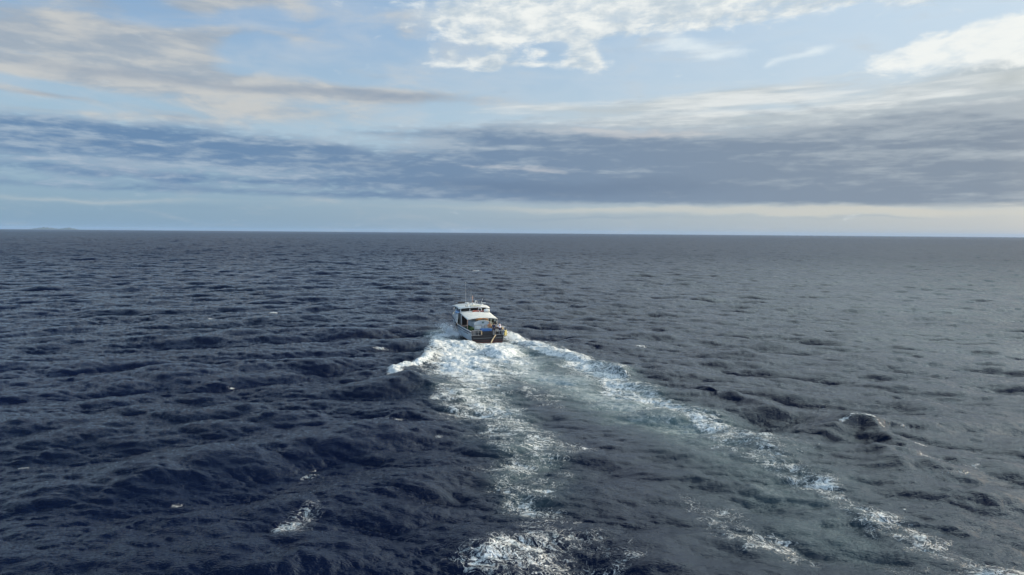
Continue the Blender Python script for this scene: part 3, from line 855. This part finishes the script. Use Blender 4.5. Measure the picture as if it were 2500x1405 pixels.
# decks
d_ = MB(); d_.prism([(-2.58, 0.88), (2.58, 0.88), (2.58, 0.935), (-2.58, 0.935)], 0.10, 8.6); d_.build('aft_deck', M_deck, boat)
d_ = MB()
fd = [(sh - 0.06, y, zs - 0.35) for (y, w, sh, zs) in ST if y > 9]
vs1 = [d_.bm.verts.new((-x, y, z)) for x, y, z in fd]; vs2 = [d_.bm.verts.new((x, y, z)) for x, y, z in fd]
for k in range(len(fd) - 1): d_.bm.faces.new((vs1[k], vs2[k], vs2[k + 1], vs1[k + 1]))
d_.build('fore_deck', M_white, boat)
MB().box(-2.66, -1.46, 1.6, 7.79, 0.96, 1.45, .02).build('side_deck', M_deck, boat)
# bow rail
br = MB(); pr = [(-(sh - .1), y, zs + .75) for (y, w, sh, zs) in ST[5:-1]] + [((sh - .1), y, zs + .75) for (y, w, sh, zs) in ST[5:-1]][::-1]
br.tube(pr, 0.03, 6)
for (x, y, z) in pr: br.tube([(x, y, z - .75), (x, y, z)], 0.022, 6)
br.build('bow_rail', M_steel, boat)

# lower cabin under the wheelhouse; a black door panel paints in the shaded opening
MB().box(-2.05, 2.35, 7.8, 12.4, 0.94, 3.55, 0.06).build('lower_cabin', M_white, boat)
dr = MB().box(-2.03, -0.95, 7.76, 7.797, 1.46, 3.3, 0.0).build('door_shade_panel', M_black, boat)
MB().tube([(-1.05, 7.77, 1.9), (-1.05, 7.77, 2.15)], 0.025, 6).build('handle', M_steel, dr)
# port wing: high side screen forward of the deck
wg = MB()
wg.prism([(-2.80, 1.75), (-2.70, 3.35), (-2.62, 3.45), (-2.55, 3.35), (-2.66, 1.75)], 8.1, 10.4)
wg.build('side_screen', M_white, boat)
MB().prism([(2.80, 1.75), (2.70, 3.0), (2.58, 3.0), (2.66, 1.75)], 8.1, 10.4).build('side_screen', M_white, boat)

# wheelhouse: sill, posts, glass and roof
WH0, WH1 = 8.0, 11.8
wh = MB()
wh.box(-2.22, 2.30, WH0, WH1, 3.45, 3.66)
for px_ in (-2.19, -0.62, 2.25):
    wh.box(px_ - .06, px_ + .06, WH0 + .002, WH0 + .12, 3.66, 4.22)
for sx_ in (-2.19, 2.25):
    for yy in (9.3, 10.6, WH1 - .06): wh.box(sx_ - .05, sx_ + .05, yy - .07, yy + .07, 3.66, 4.22)
wh.box(-0.05, 0.05, WH1 - .12, WH1, 3.66, 4.22)
wheel = wh.build('wheelhouse', M_white, boat)
def pane(x0, x1, y0, y1):
    f = MB().box(x0, x1, y0, y1, 3.67, 4.20).build('window', M_glass, boat)
    return f
pane(-2.11, -0.70, WH0 + .04, WH0 + .07); pane(-0.54, 2.17, WH0 + .04, WH0 + .07)
for (a_, b_) in ((8.13, 9.22), (9.38, 10.52), (10.68, 11.66)):
    pane(-2.19, -2.17, a_, b_); pane(2.23, 2.25, a_, b_)
pane(-2.1, -0.07, WH1 - .08, WH1 - .05); pane(0.07, 2.18, WH1 - .08, WH1 - .05)
# roof: cambered slab with overhanging, down-turned edge
def roof_fn(u, v):
    x = -2.62 + 5.3 * u; y = 7.55 + 4.9 * v
    q = abs(2 * u - 1)
    return Vector((x, y + 0.25 * q * q * (1 - 2 * v), 4.46 - 0.22 * q ** 2.5 + 0.10 * math.sin(math.pi * min(1, v * 1.2)) - 0.10 * max(0, abs(2 * v - 1) - .8) * 5 * .6))
rf = MB().sheet(roof_fn, 20, 12, 0.14)
roof = rf.build('roof', M_white, boat, smooth=True)
MB().box(-0.55, 1.15, 7.72, 8.2, 4.50, 4.60, 0.03).build('light_housing', M_cream, roof)
for k, xx in enumerate((-2.35, -1.9)):
    MB().lathe([(0.06, 0), (0.06, .12), (0.04, .16)], (xx, 8.9 + k * .4, 4.30)).build('vent', M_white, roof)
for xx in (-1.45, -1.20):
    MB().tube([(xx, 7.75, 4.45), (xx + .2, 8.3, 4.66)], 0.03, 6).build('ladder_rail', M_dark, roof)
MB().tube([(-1.2, 7.68, 4.40), (-.98, 8.25, 4.66)], 0.03, 6).build('ladder_rail', M_dark, roof)
MB().box(-1.9, -0.3, 10.9, 11.1, 4.70, 4.84, 0.02).build('light_bar', M_dark, roof)
rr_ = MB(); rr_.tube([(-2.2, 11.7, 4.80), (2.3, 11.7, 4.80)], .025, 6)
for xx in (-2.2, -1.1, 0, 1.1, 2.3): rr_.tube([(xx, 11.7, 4.3), (xx, 11.7, 4.8)], .02, 6)
rr_.build('roof_rail', M_dark, roof)
# antennas, mast, radar scanners
for (p, q_, r0) in (((-0.78, 10.0, 4.5), (-0.86, 10.0, 8.3), .013), ((0.10, 10.0, 4.5), (0.09, 10.0, 7.05), .012), ((1.77, 10.0, 4.5), (2.2, 10.0, 5.6), .024), ((1.15, 10.0, 4.5), (1.28, 10.0, 5.2), .018)):
    MB().tube([p, [(a + b) / 2 for a, b in zip(p, q_)], q_], r0, 6, r0 * .45).build('antenna', M_white, boat)
mt = MB().tube([(0.42, 10.2, 4.5), (0.42, 10.2, 5.95)], .05, 8).build('mast', M_pink, boat)
MB().tube([(0.22, 10.2, 5.6), (0.62, 10.2, 5.6)], .02, 6).build('spreader', M_pink, mt)
MB().lathe([(0.10, 0), (0.12, .12), (0.09, .2)], (0.50, 10.05, 4.95)).build('lamp', M_dark, mt)
def radar(x, y, z, w):
    r_o = MB().lathe([(0.16, 0), (0.2, .08), (0.2, .2), (0.12, .26)], (x, y, z)).build('radar_base', M_white, boat)
    MB().box(x - w / 2, x + w / 2, y - .06, y + .06, z + .27, z + .37, 0.03).build('scanner', M_white, r_o)
radar(-0.70, 9.4, 4.62, 0.8); radar(0.12, 8.9, 4.56, 0.75)
MB().lathe([(0.04, 0), (0.04, .5), (0.12, .52), (0.13, .6), (0.08, .68), (.02, .71)], (0.85, 9.8, 4.5)).build('satellite_dome', M_white, boat)
sl = MB().lathe([(0.2, 0), (0.2, .2), (0.12, .24)], (1.75, 9.3, 4.42)).build('antenna_base', M_white, boat)
MB().box(1.7, 2.45, 9.2, 9.45, 4.78, 4.83, 0.01).build('antenna_plate', M_white, sl)

# air unit on the aft wall of the wheelhouse
ac = MB().box(0.72, 1.33, 7.70, 7.998, 3.66, 4.19, 0.03).build('air_unit', M_white, boat)
MB().lathe([(0.20, 0), (0.20, .02), (.05, .025)], (0.98, 7.675, 3.93), 20, 'y').build('fan', M_dark, ac)
# awning: cambered cloth on steel bows
AY0, AY1 = 3.0, 7.95
def awn(u, v):
    x = -2.42 + 4.95 * u; y = AY0 + (AY1 - AY0) * v
    q = 2 * u - 1
    sag = 0.03 * abs(math.sin(v * math.pi * 4))
    return Vector((x, y + (0.12 * (1 - q * q) if v == 0 else 0), 3.02 + 0.52 * v + 0.20 * (1 - abs(q) ** 2.2) - sag))
MB().sheet(awn, 24, 24, 0.035).build('awning', M_awn, boat, smooth=True)
for v in (0.0, 0.33, 0.66, 0.98):
    MB().tube([tuple(awn(u / 12, v) + Vector((0, 0.03, -0.075))) for u in range(13)], 0.03, 6).build('awning_bow', M_steel, boat)
for (x, y) in ((-2.38, 3.1), (2.48, 3.1), (2.48, 5.6)):
    z1 = 2.93 + (y - 3) * .105
    MB().tube([(x, y, 1.45 if abs(x) < 2.4 else 1.60), (x, y, z1)], 0.055 if (x < 0 and y < 4) else .04, 8).build('awning_post', M_pink if x < 0 else M_steel, boat)

# deck house: arched top, framed panels, rails and a small green sign
DH0 = 2.5
arch = [(-1.42, 0.94)] + [(-1.42 + 2.60 * t, 2.50 + 0.38 * math.sin(math.pi * min(1, max(0, t * 1.0))) ** .8) for t in [k / 14 for k in range(15)]] + [(1.18, 0.94)]
dh = MB().prism(arch, DH0, 6.2).build('deck_house', M_box, boat)
tr = MB().tube([(x, DH0 - .01, z + .0) for x, z in arch[1:-1]], 0.035, 6).build('trim', M_white, dh)
MB().box(-1.30, -0.28, DH0 - .03, DH0 - .003, 1.52, 2.14, 0.01).build('hatch', M_white, dh)
MB().box(-1.30, -0.28, DH0 - .02, DH0 - .003, 1.0, 1.50, 0.005).build('lower_panel', M_grey, dh)
MB().box(0.30, 1.08, DH0 - .03, DH0 - .003, 1.3, 2.10, 0.01).build('hatch', M_box, dh)
MB().tube([(-1.50, DH0 - .12, 0.95), (-1.50, DH0 - .12, 2.30)], .035, 6).build('handrail', M_grey, dh)
MB().tube([(-1.36, DH0 - .10, 2.17), (-0.25, DH0 - .10, 2.17), (-0.25, DH0 - .10, 1.25)], .035, 6).build('handrail', M_grey, dh)
MB().tube([(0.22, DH0 - .10, 1.4), (0.22, DH0 - .10, 2.17), (1.02, DH0 - .10, 2.17)], .035, 6).build('handrail', M_grey, dh)
# the sign: a dark green square with paler letter strokes, two peaks and a bar
sg = MB().box(-0.16, 0.16, DH0 - .03, DH0 - .004, 2.44, 2.74).build('sign', M_sign, dh)
lt = MB()
for (x0, x1, z0, z1) in ((-0.03, .005, 2.56, 2.71), (0.08, .115, 2.50, 2.66), (-.13, -.06, 2.66, 2.72), (.02, .13, 2.67, 2.69)):
    lt.box(x0, x1, DH0 - .036, DH0 - .031, z0, z1)
lt.build('sign_mark', M_box, sg)

# stern rails
def rail(x0, x1, z1, bars):
    r_ = MB()
    r_.tube([(x0, 0.04, z1), (x1, 0.04, z1)], .035, 6); r_.tube([(x0, 0.04, 1.0), (x1, 0.04, 1.0)], .03, 6)
    for t in bars: r_.tube([(x0 + (x1 - x0) * t, 0.04, 0.95), (x0 + (x1 - x0) * t, 0.04, z1)], .035, 6)
    return r_.build('stern_rail', M_steel, boat)
rail(-2.50, -0.98, 1.72, (0.0, 0.18, 0.30, 0.66, 1.0)); rail(1.10, 2.50, 1.62, (0.0, 0.12, 0.55, 1.0))
MB().box(0.86, 0.94, 0.0, 0.08, 0.95, 1.75).build('stern_post', M_steel, boat)
# net hauler head on its post at the starboard quarter
nh = MB().tube([(1.85, 1.9, .94), (1.85, 1.9, 2.35)], .07, 8).build('hauler_post', M_steel, boat)
MB().lathe([(0.14, 0), (0.25, .05), (0.27, .28), (0.22, .42), (0.10, .46)], (1.85, 1.9, 2.33), 16).build('hauler_head', M_black, nh)

# ------------------------------------------------------------------ things carried on board
def thing(name, mb, mat, x, y, z, label, cat, rz=0, smooth=False, group=None):
    o = mb.build(name, mat, None, smooth); on_board(o, x, y, z, rz)
    return tag(o, label, cat, group)
thing('fish_bin', MB().box(-.86, .86, -.52, .52, 0, .62, .03), M_black, -0.08, 0.66, .94, 'large black fish bin standing at the stern under the blue lid box', 'bin')
t_ = empty('blue_tote', -0.10, 0.62, 1.565)
tag(t_, 'bright blue plastic tote lying on top of the black bin at the stern', 'tote')
MB().box(-.84, .84, -.50, .50, 0, .22, .03).build('tub', M_blue, t_)
MB().box(-.87, .87, -.53, .53, .225, .30, .03).build('lid', M_blue, t_)
for sx_ in (-.55, .55): MB().tube([(sx_ - .1, -.50, .13), (sx_ - .1, -.55, .10), (sx_ + .1, -.55, .10), (sx_ + .1, -.50, .13)], .018, 6).build('handle', M_blue, t_)
def crate(x, y, z, rz, label, mat):
    c_ = MB()
    c_.box(-.34, .34, -.24, .24, 0, .03)
    for (a0, a1, b0, b1) in ((-.34, .34, -.24, -.21), (-.34, .34, .21, .24), (-.34, -.31, -.209, .209), (.31, .34, -.209, .209)):
        for zz in (.031, .14, .25): c_.box(a0, a1, b0, b1, zz, zz + .07)
    for sx_ in (-.325, .325):
        for sy_ in (-.225, .225): c_.box(sx_ - .022, sx_ + .022, sy_ - .022, sy_ + .022, .03, .33)
    return thing('crate', c_, mat, x, y, z, label, 'crate', rz, group='fish crates on the aft deck')
crate(-2.05, .55, .94, 3, 'dark grey crate behind the port stern rail, outermost on the deck', M_grey)
crate(-1.32, .55, .94, -4, 'black crate behind the port stern rail, next to the black fish bin', M_black)
crate(1.72, .42, .94, 5, 'dark crate behind the starboard stern rail beside the man in the pale shirt', M_black)
crate(-1.32, .60, 1.275, 8, 'grey crate stacked on the black crate next to the fish bin', M_grey)
# work table
w_ = empty('work_table', 1.85, 1.05, .94)
tag(w_, 'grey work table between the man in navy and the man in the pale shirt', 'table')
MB().box(-.50, .50, -.30, .30, .82, .90, .01).build('tabletop', M_grey, w_)
for sx_ in (-.44, .44):
    for sy_ in (-.24, .24): MB().box(sx_ - .03, sx_ + .03, sy_ - .03, sy_ + .03, 0, .819).build('leg', M_steel, w_)
thing('fish_tub', MB().box(-.22, .22, -.16, .16, 0, .14, .02, -.1), pm('dark_red_plastic', (.10, .012, .014), .5), 1.78, 1.0, 1.842, 'dark red tub on the grey work table', 'tub')
# nets
thing('fishing_net', MB().lump((0, 0, .2), (.55, .7, .30), 4, .25), M_green, -1.95, 4.0, 1.43, 'heap of dark green netting forward of the port awning post', 'net', smooth=True, group='green nets on the port side deck')
thing('fishing_net', MB().lump((0, 0, .2), (.45, .65, .27), 5, .25), M_green, -1.95, 2.3, 1.43, 'smaller heap of green netting on the deck nearest the port stern rail', 'net', smooth=True, group='green nets on the port side deck')
# rolled cloth on the deck house
def roll(u, v): return Vector(((u - .5) * 2.0, math.cos(v * 6.283) * (.16 + .05 * math.sin(u * 9)), .16 + math.sin(v * 6.283) * (.13 + .03 * math.sin(u * 7)) - .17 * (2 * u - 1) ** 2))
thing('rolled_tarpaulin', MB().sheet(roll, 24, 12), M_tan, -.10, 3.0, 2.93, 'orange brown rolled tarpaulin lying on the arched deck house roof', 'tarpaulin', 4, True)
# curtain at the starboard corner of the awning
def cur(u, v): return Vector((.06 * math.sin(u * 16) , u * 1.0, -v * 1.42 + .03 * math.sin(u * 9)))
thing('curtain', MB().sheet(cur, 30, 6, .02), M_cream, 2.30, 3.15, 3.03, 'cream cloth curtain hanging from the starboard corner of the awning', 'curtain', 62, True)
# gear hanging under the awning
for (x, y, zt, ln, rr, lab) in ((1.30, 3.3, 3.10, .50, .11, 'narrow dark gear bag hanging under the awning beside the white strap'), (1.82, 3.3, 3.05, .62, .22, 'wide dark brown gear bag hanging near the cream curtain')):
    g_ = MB().lathe([(0.03, 0), (rr * .7, -.08), (rr, -ln * .5), (rr * .9, -ln * .9), (rr * .4, -ln)], (0, 0, 0), 12)
    thing('gear_bag', g_, M_dark, x, y, zt, lab, 'bag', smooth=True, group='gear hanging under the awning')
thing('hanging_oilskin', MB().sheet(lambda u, v: Vector(((u - .5) * (.20 + .25 * v), .08 * math.cos(u * 9), -v * .75)), 12, 8, .03), M_cream, 1.56, 3.25, 3.0, 'cream oilskin coat hanging between the two dark gear bags', 'coat', smooth=True)
thing('hanging_oilskin', MB().sheet(lambda u, v: Vector(((u - .5) * (.30 + .2 * v), .08 * math.cos(u * 11), -v * 1.0)), 12, 8, .03), M_yellow, 1.62, 3.6, 2.6, 'yellowish oilskin hanging low behind the man in the orange bib', 'coat', smooth=True)
# life jackets and raft on the cabin top
def jacket(x, y, z, rz, lab, s=1.0):
    j = empty('life_jacket', x, y, z, rz); tag(j, lab, 'life jacket', 'orange life jackets behind the wheelhouse')
    MB().box(-.26 * s, -.03 * s, -.16, .16, 0, .15, .05).build('foam_panel', M_orange, j)
    MB().box(.03 * s, .26 * s, -.16, .16, 0.01, .17, .05).build('foam_panel', M_orange, j)
    MB().box(-.27 * s, .27 * s, -.03, .03, .16, .175).build('strap', M_white, j)
jacket(-0.12, 7.35, 3.66, 8, 'red orange life jacket at the port end of the row behind the wheelhouse windows')
jacket(0.48, 7.35, 3.665, -6, 'brighter life jacket with a pale strap between the port jacket and the white air unit')
jacket(1.28, 7.38, 3.62, 12, 'orange life jacket lying next to the white raft canister', 1.1)
r_ = empty('life_raft', 1.98, 7.2, 3.50)
tag(r_, 'white domed life raft canister at the starboard edge of the awning', 'life raft')
MB().lathe([(0.05, -.46), (.20, -.44), (.27, -.3), (.29, 0), (.27, .3), (.20, .44), (.05, .46)], (0, 0, .30), 18, 'x').build('canister', M_white, r_, True)
for xx in (-.2, .2): MB().lathe([(.292, -.02), (.292, .02)], (xx, 0, .30), 18, 'x').build('band', M_grey, r_)
MB().box(-.35, .35, -.2, .2, 0, .08).build('cradle', M_steel, r_)
# folded cover on the port wing
thing('folded_cover', MB().lump((0, 0, 0), (.34, .95, .24), 8, .16), pm('pale_blue_canvas', (.28, .42, .62), .85, var=.3), -2.52, 8.9, 3.50, 'pale blue folded cover lying along the port wing screen', 'cover', -6, True)
thing('fender', MB().lathe([(.03, -.3), (.10, -.24), (.13, 0), (.10, .24), (.03, .3)], (0, 0, 0), 12), M_dark, -2.98, 7.7, 1.60, 'small dark fender on the port rail below the wing screen', 'fender', smooth=True)
# fenders over the starboard quarter: a pair on one lanyard
f_ = empty('quarter_fender', 2.98, 0.45, 1.62)
tag(f_, 'pair of long pale yellow fenders with black ends hanging over the starboard quarter', 'fender')
for k, (x, y, tl) in enumerate(((-.10, -.05, -.08), (.14, .06, .12))):
    MB().lathe([(.05, 0), (.11, -.10), (.16, -.35), (.17, -.75), (.13, -.92)], (x, y, -.02), 12).build('float', M_yellow, f_, True)
    MB().lathe([(.132, 0), (.12, -.09), (.05, -.13)], (x, y, -.945), 12).build('end_cap', M_boot, f_, True)
MB().lathe([(.06, 0), (.12, .06), (.10, .17), (.03, .2)], (0, 0, -.02), 12).build('knob', M_boot, f_, True)
MB().tube([(0, 0, .17), (-.12, .02, .2), (-.34, .05, .02)], .018, 6).build('lanyard', M_rope, f_)
thing('rope_bundle', MB().lump((0, 0, 0), (.20, .42, .24), 12, .3), M_rope, 2.62, 1.0, 1.72, 'tangle of tan rope piled on the starboard rail beside the man in the pale shirt', 'rope', smooth=True)
thing('rope_coil', MB().tube([(.10 * math.cos(a), .05 * math.sin(a * 1.3), .55 - a * .045) for a in [k * .5 for k in range(26)]], .035, 6), M_rope, -1.0, -.06, 1.10, 'pale rope coil hanging on the stern rail beside the black bin', 'rope')
hw = MB().tube([(1.22, -.08, .92), (1.12, -.16, .86), (.85, -.3, .55), (.62, -.42, .27), (.40, -.6, -.05), (.2, -.8, -.3)], .085, 8, .11)
thing('mooring_rope', hw, M_rope, 0, 0, 0, 'thick pale rope trailing from the transom edge down into the wake', 'rope', smooth=True)

# ------------------------------------------------------------------ crew
def skinned(name, chains, mat, parent, sub=1, root=0):
    """chains of (x, y, z, r); first point of a later chain may repeat an earlier point and joins it"""
    verts, edges, rad_ = [], [], []
    def vid(p):
        for i, q in enumerate(verts):
            if (Vector(q) - Vector(p[:3])).length < 1e-5: return i
        verts.append(tuple(p[:3])); rad_.append(p[3]); return len(verts) - 1
    for ch in chains:
        ids = [vid(p) for p in ch]
        edges += [(a, b) for a, b in zip(ids, ids[1:]) if a != b]
    me_ = bpy.data.meshes.new(name); me_.from_pydata(verts, edges, [])
    o = bpy.data.objects.new(name, me_); col.objects.link(o)
    md = o.modifiers.new('s', 'SKIN')
    sv = me_.skin_vertices[0].data
    for i, r in enumerate(rad_): sv[i].radius = r if isinstance(r, tuple) else (r, r)
    sv[root].use_root = True
    o.modifiers.new('d', 'SUBSURF').levels = sub
    dg = bpy.context.evaluated_depsgraph_get()
    nm = bpy.data.meshes.new_from_object(o.evaluated_get(dg)); nm.name = name
    o.modifiers.clear(); o.data = nm
    nm.materials.clear(); nm.materials.append(mat)
    nm.polygons.foreach_set('use_smooth', [True] * len(nm.polygons))
    o.parent = parent
    return o
def person(x, y, z, rz, label, shirt, trou, lean=0.0, armL=None, armR=None, hat=None, bib=None, bend=0.0):
    p_ = empty('person', x, y, z, rz); tag(p_, label, 'person')
    ln = lambda zz: lean * max(0, zz - .95) ** 1.1
    def P_(px_, py_, pz_, r): return (px_, py_ + ln(pz_), pz_, r)
    pel = P_(0, 0, .96, (.15, .11)); wst = P_(0, .01, 1.10, (.135, .10)); chest = P_(0, .0, 1.30, (.17, .12)); nb_ = P_(0, 0, 1.47, (.075, .07)); neck = P_(0, .01, 1.54, .055)
    h0 = P_(0, .03, 1.62, (.072, .085)); h1 = P_(0, .025, 1.70, (.078, .095)); h2 = P_(0, .01, 1.765, (.055, .07))
    armL = armL or [(-.30, .06, 1.17), (-.26, .30, 1.06)]
    armR = armR or [(.30, .06, 1.17), (.26, .30, 1.06)]
    legs, arms, tr_, sl_ = [], [], [], []
    for s_, ar in ((-1, armL), (1, armR)):
        hip = P_(s_ * .10, 0, .90, .085); kn = (s_ * .13, .03 + bend, .50, .06); an = (s_ * .14, -.02, .09, .042); toe = (s_ * .16, .14, .04, .038)
        legs.append([pel, hip, kn, an, toe])
        tr_.append([(*pel[:3], (.165, .125)), (*hip[:3], .105), (*kn[:3], .08), (an[0], an[1], .16, .07)])
        sh_ = P_(s_ * .19, 0, 1.43, .062); e = (ar[0][0], ar[0][1] + ln(ar[0][2]), ar[0][2], .042); w = (ar[1][0], ar[1][1] + ln(ar[1][2]), ar[1][2], .030)
        wv, ev = Vector(w[:3]), Vector(e[:3]); d = (wv - ev).normalized(); side_ = d.cross(Vector((0, 0, 1))).normalized()
        palm = wv + d * .07
        arms.append([chest, sh_, e, w, (*palm, .030)])
        for k, (of, L_) in enumerate(((-.032, .062), (-.011, .075), (.011, .070), (.032, .055))):
            b0 = palm + side_ * of + d * .02; b1 = b0 + d * L_ * .6 - Vector((0, 0, .012)); b2 = b1 + d * L_ * .35 - Vector((0, 0, .03))
            arms.append([(*palm, .030), (*b0, .009), (*b1, .009), (*b2, .008)])
        t0 = wv + d * .02 - side_ * s_ * .03; t1 = t0 + d * .035 - side_ * s_ * .03
        arms.append([w, (*t0, .011), (*t1, .009)])
        sl_.append([(*chest[:3], (.19, .14)), (*sh_[:3], .082), (*e[:3], .060), (*(ev + (wv - ev) * .7), .048)])
    body = skinned('body', [[pel, wst, chest, nb_, neck, h0, h1, h2]] + legs + arms + [[h0, P_(0, .115, 1.655, .016)]] + [[h1, P_(s_ * .085, .0, 1.665, .018)] for s_ in (-1, 1)], M_skin, p_, 2)
    for s_ in (-1, 1):
        MB().lump(P_(s_ * .033, .118, 1.69, 0)[:3], (.012, .008, .009), 1, 0, 1).build('eye', M_hair, body)
    MB().lump(P_(0, .112, 1.61, 0)[:3], (.028, .008, .008), 1, 0, 1).build('mouth', pm('lips', (.2, .06, .05), .5), body)
    skinned('shirt', [[(*pel[:3], (.16, .12)), (*wst[:3], (.165, .125)), (*chest[:3], (.19, .14)), (*nb_[:3], (.085, .08))]] + sl_, shirt, p_, 2)
    skinned('trousers', tr_, trou, p_, 2)
    for s_ in (-1, 1):
        skinned('boot', [[(s_ * .14, -.02, .26, .068), (s_ * .14, -.02, .09, .06), (s_ * .16, .10, .055, .055), (s_ * .165, .17, .045, .04)]], M_boot, p_, 1)
    hc = P_(0, -.005, 1.725, 0)
    MB().lump(hc[:3], (.098, .108, .098), 3, .04, 3).build('hat' if hat else 'hair', hat or M_hair, p_, True)
    if bib: 
        MB().sheet(lambda u, v: Vector(((u - .5) * .36, -(.155 + .02 * math.cos((u - .5) * 3)) + ln(1.02 + .36 * v), 1.02 + .36 * v)), 6, 5, .015).build('bib', bib, p_, True)
    return p_
person(1.17, .62, .94, 8, 'person in a dark navy jacket standing at the stern with their back turned', M_navy, M_trou, .10, [(-.30, .05, 1.17), (-.22, .28, 1.08)], [(.34, .10, 1.18), (.42, .34, 1.04)])
person(2.12, .55, .94, 25, 'person in a pale lilac shirt leaning by the starboard stern rail', M_lilac, M_navy, .22, [(-.32, .14, 1.2), (-.26, .36, 1.05)], [(.31, .12, 1.18), (.20, .36, 1.04)])
person(.80, 1.75, .94, 170, 'person in an orange bib and khaki trousers working beside the deck house', M_bib, M_khaki, .12, None, None, M_tan)

# ------------------------------------------------------------------ far island on the horizon, left
isl = MB()
N_ = 60
tops = []
gi = np.random.default_rng(4)
def isl_h(t):
    a = max(0, 1 - abs(t - .38) / .22) * .9 + max(0, 1 - abs(t - .72) / .15) * 1.0 + .35 * max(0, 1 - abs(t - .5) / .5)
    return a
D_ = 33000.0
a0, a1 = azel(40, 559)[0], azel(215, 560)[0]
v0 = []
for depth, hk in ((0, 0.0), (350, .55), (800, 1.0), (1400, .7), (2000, 0.0)):
    row = []
    for k in range(N_ + 1):
        t = k / N_; a = R(a0 + (a1 - a0) * t); d = D_ + depth
        hh = 80 * isl_h(t) * hk * (1 + .18 * math.sin(k * 1.7 + depth) + .12 * math.sin(k * 4.1))
        row.append(isl.bm.verts.new((math.sin(a) * d, math.cos(a) * d, max(-2.0, hh - 2) if hk else -3)))
    v0.append(row)
for A, B_ in zip(v0, v0[1:]):
    for k in range(N_): isl.bm.faces.new((A[k], A[k + 1], B_[k + 1], B_[k]))
io = isl.build('island', pm('island_scrub', (.07, .09, .06), .9, scale=.004), None, True)
io['kind'] = 'structure'

# ------------------------------------------------------------------ spray thrown off the hull: small drops, uncountable
def spray(name, spots, n, seed):
    g = np.random.default_rng(seed)
    tot = sum(s[-1] for s in spots)
    V, Fc = [], []
    base = np.array([(1, 0, 0), (-1, 0, 0), (0, 1, 0), (0, -1, 0), (0, 0, 1), (0, 0, -1)], float)
    fc = [(0, 2, 4), (2, 1, 4), (1, 3, 4), (3, 0, 4), (2, 0, 5), (1, 2, 5), (3, 1, 5), (0, 3, 5)]
    for (c, e, sz, wgt) in spots:
        k = int(n * wgt / tot)
        P_ = g.normal(size=(k, 3)) * np.array(e) * .55 + np.array(c)
        clump = g.normal(size=(40, 3)) * np.array(e) * .5 + np.array(c)
        sel = g.random(k) < .55
        P_[sel] = clump[g.integers(0, 40, sel.sum())] + g.normal(size=(sel.sum(), 3)) * np.array(e) * .13
        S_ = sz * np.exp(g.normal(size=k) * .45)
        for p, s_ in zip(P_, S_):
            if p[2] < -.3: continue
            o_ = len(V) * 6
            V.append(base * s_ * .62 * np.array([1, 1, .8]) + p); Fc += [(a + o_, b + o_, c_ + o_) for a, b, c_ in fc]
    V = np.concatenate(V)
    me_ = bpy.data.meshes.new(name); me_.from_pydata(V.tolist(), [], Fc)
    me_.materials.append(M_spray)
    o = bpy.data.objects.new(name, me_); col.objects.link(o); o.matrix_world = BOAT
    o['kind'] = 'stuff'
    return o
M_spray = pm('spray_drops', (.80, .84, .86), .6, var=.05)
spray('spray', [((-4.0, 8.2, .6), (.9, 1.6, .75), .030, 1.0), ((-3.4, 6.6, .3), (.8, 1.9, .35), .035, .7), ((-5.2, 6.2, .15), (1.2, 1.3, .22), .03, .45),
                ((-4.6, 9.3, 1.2), (1.0, 1.2, .55), .022, .4),
                ((3.4, 3.0, .5), (.7, 2.4, .4), .035, .8), ((4.2, 1.0, .3), (.9, 1.6, .3), .03, .5), ((4.0, 6.5, .9), (.9, 2.0, .6), .03, .4)], 22000, 3)

# ------------------------------------------------------------------ sea air
hz = MB().box(-45000, 45000, -45000, 45000, -8, 150)
hz = hz.build('haze', bpy.data.materials.new('sea_air'), None)
hm = hz.data.materials[0]; hm.use_nodes = True; hm.node_tree.nodes.clear()
ho = hm.node_tree.nodes.new('ShaderNodeOutputMaterial'); hv = hm.node_tree.nodes.new('ShaderNodeVolumePrincipled')
hm.node_tree.links.new(hv.outputs[0], ho.inputs['Volume'])
hv.inputs['Density'].default_value = 1.7e-5
hv.inputs['Color'].default_value = (0.45, 0.66, 0.98, 1)
hz['kind'] = 'stuff'
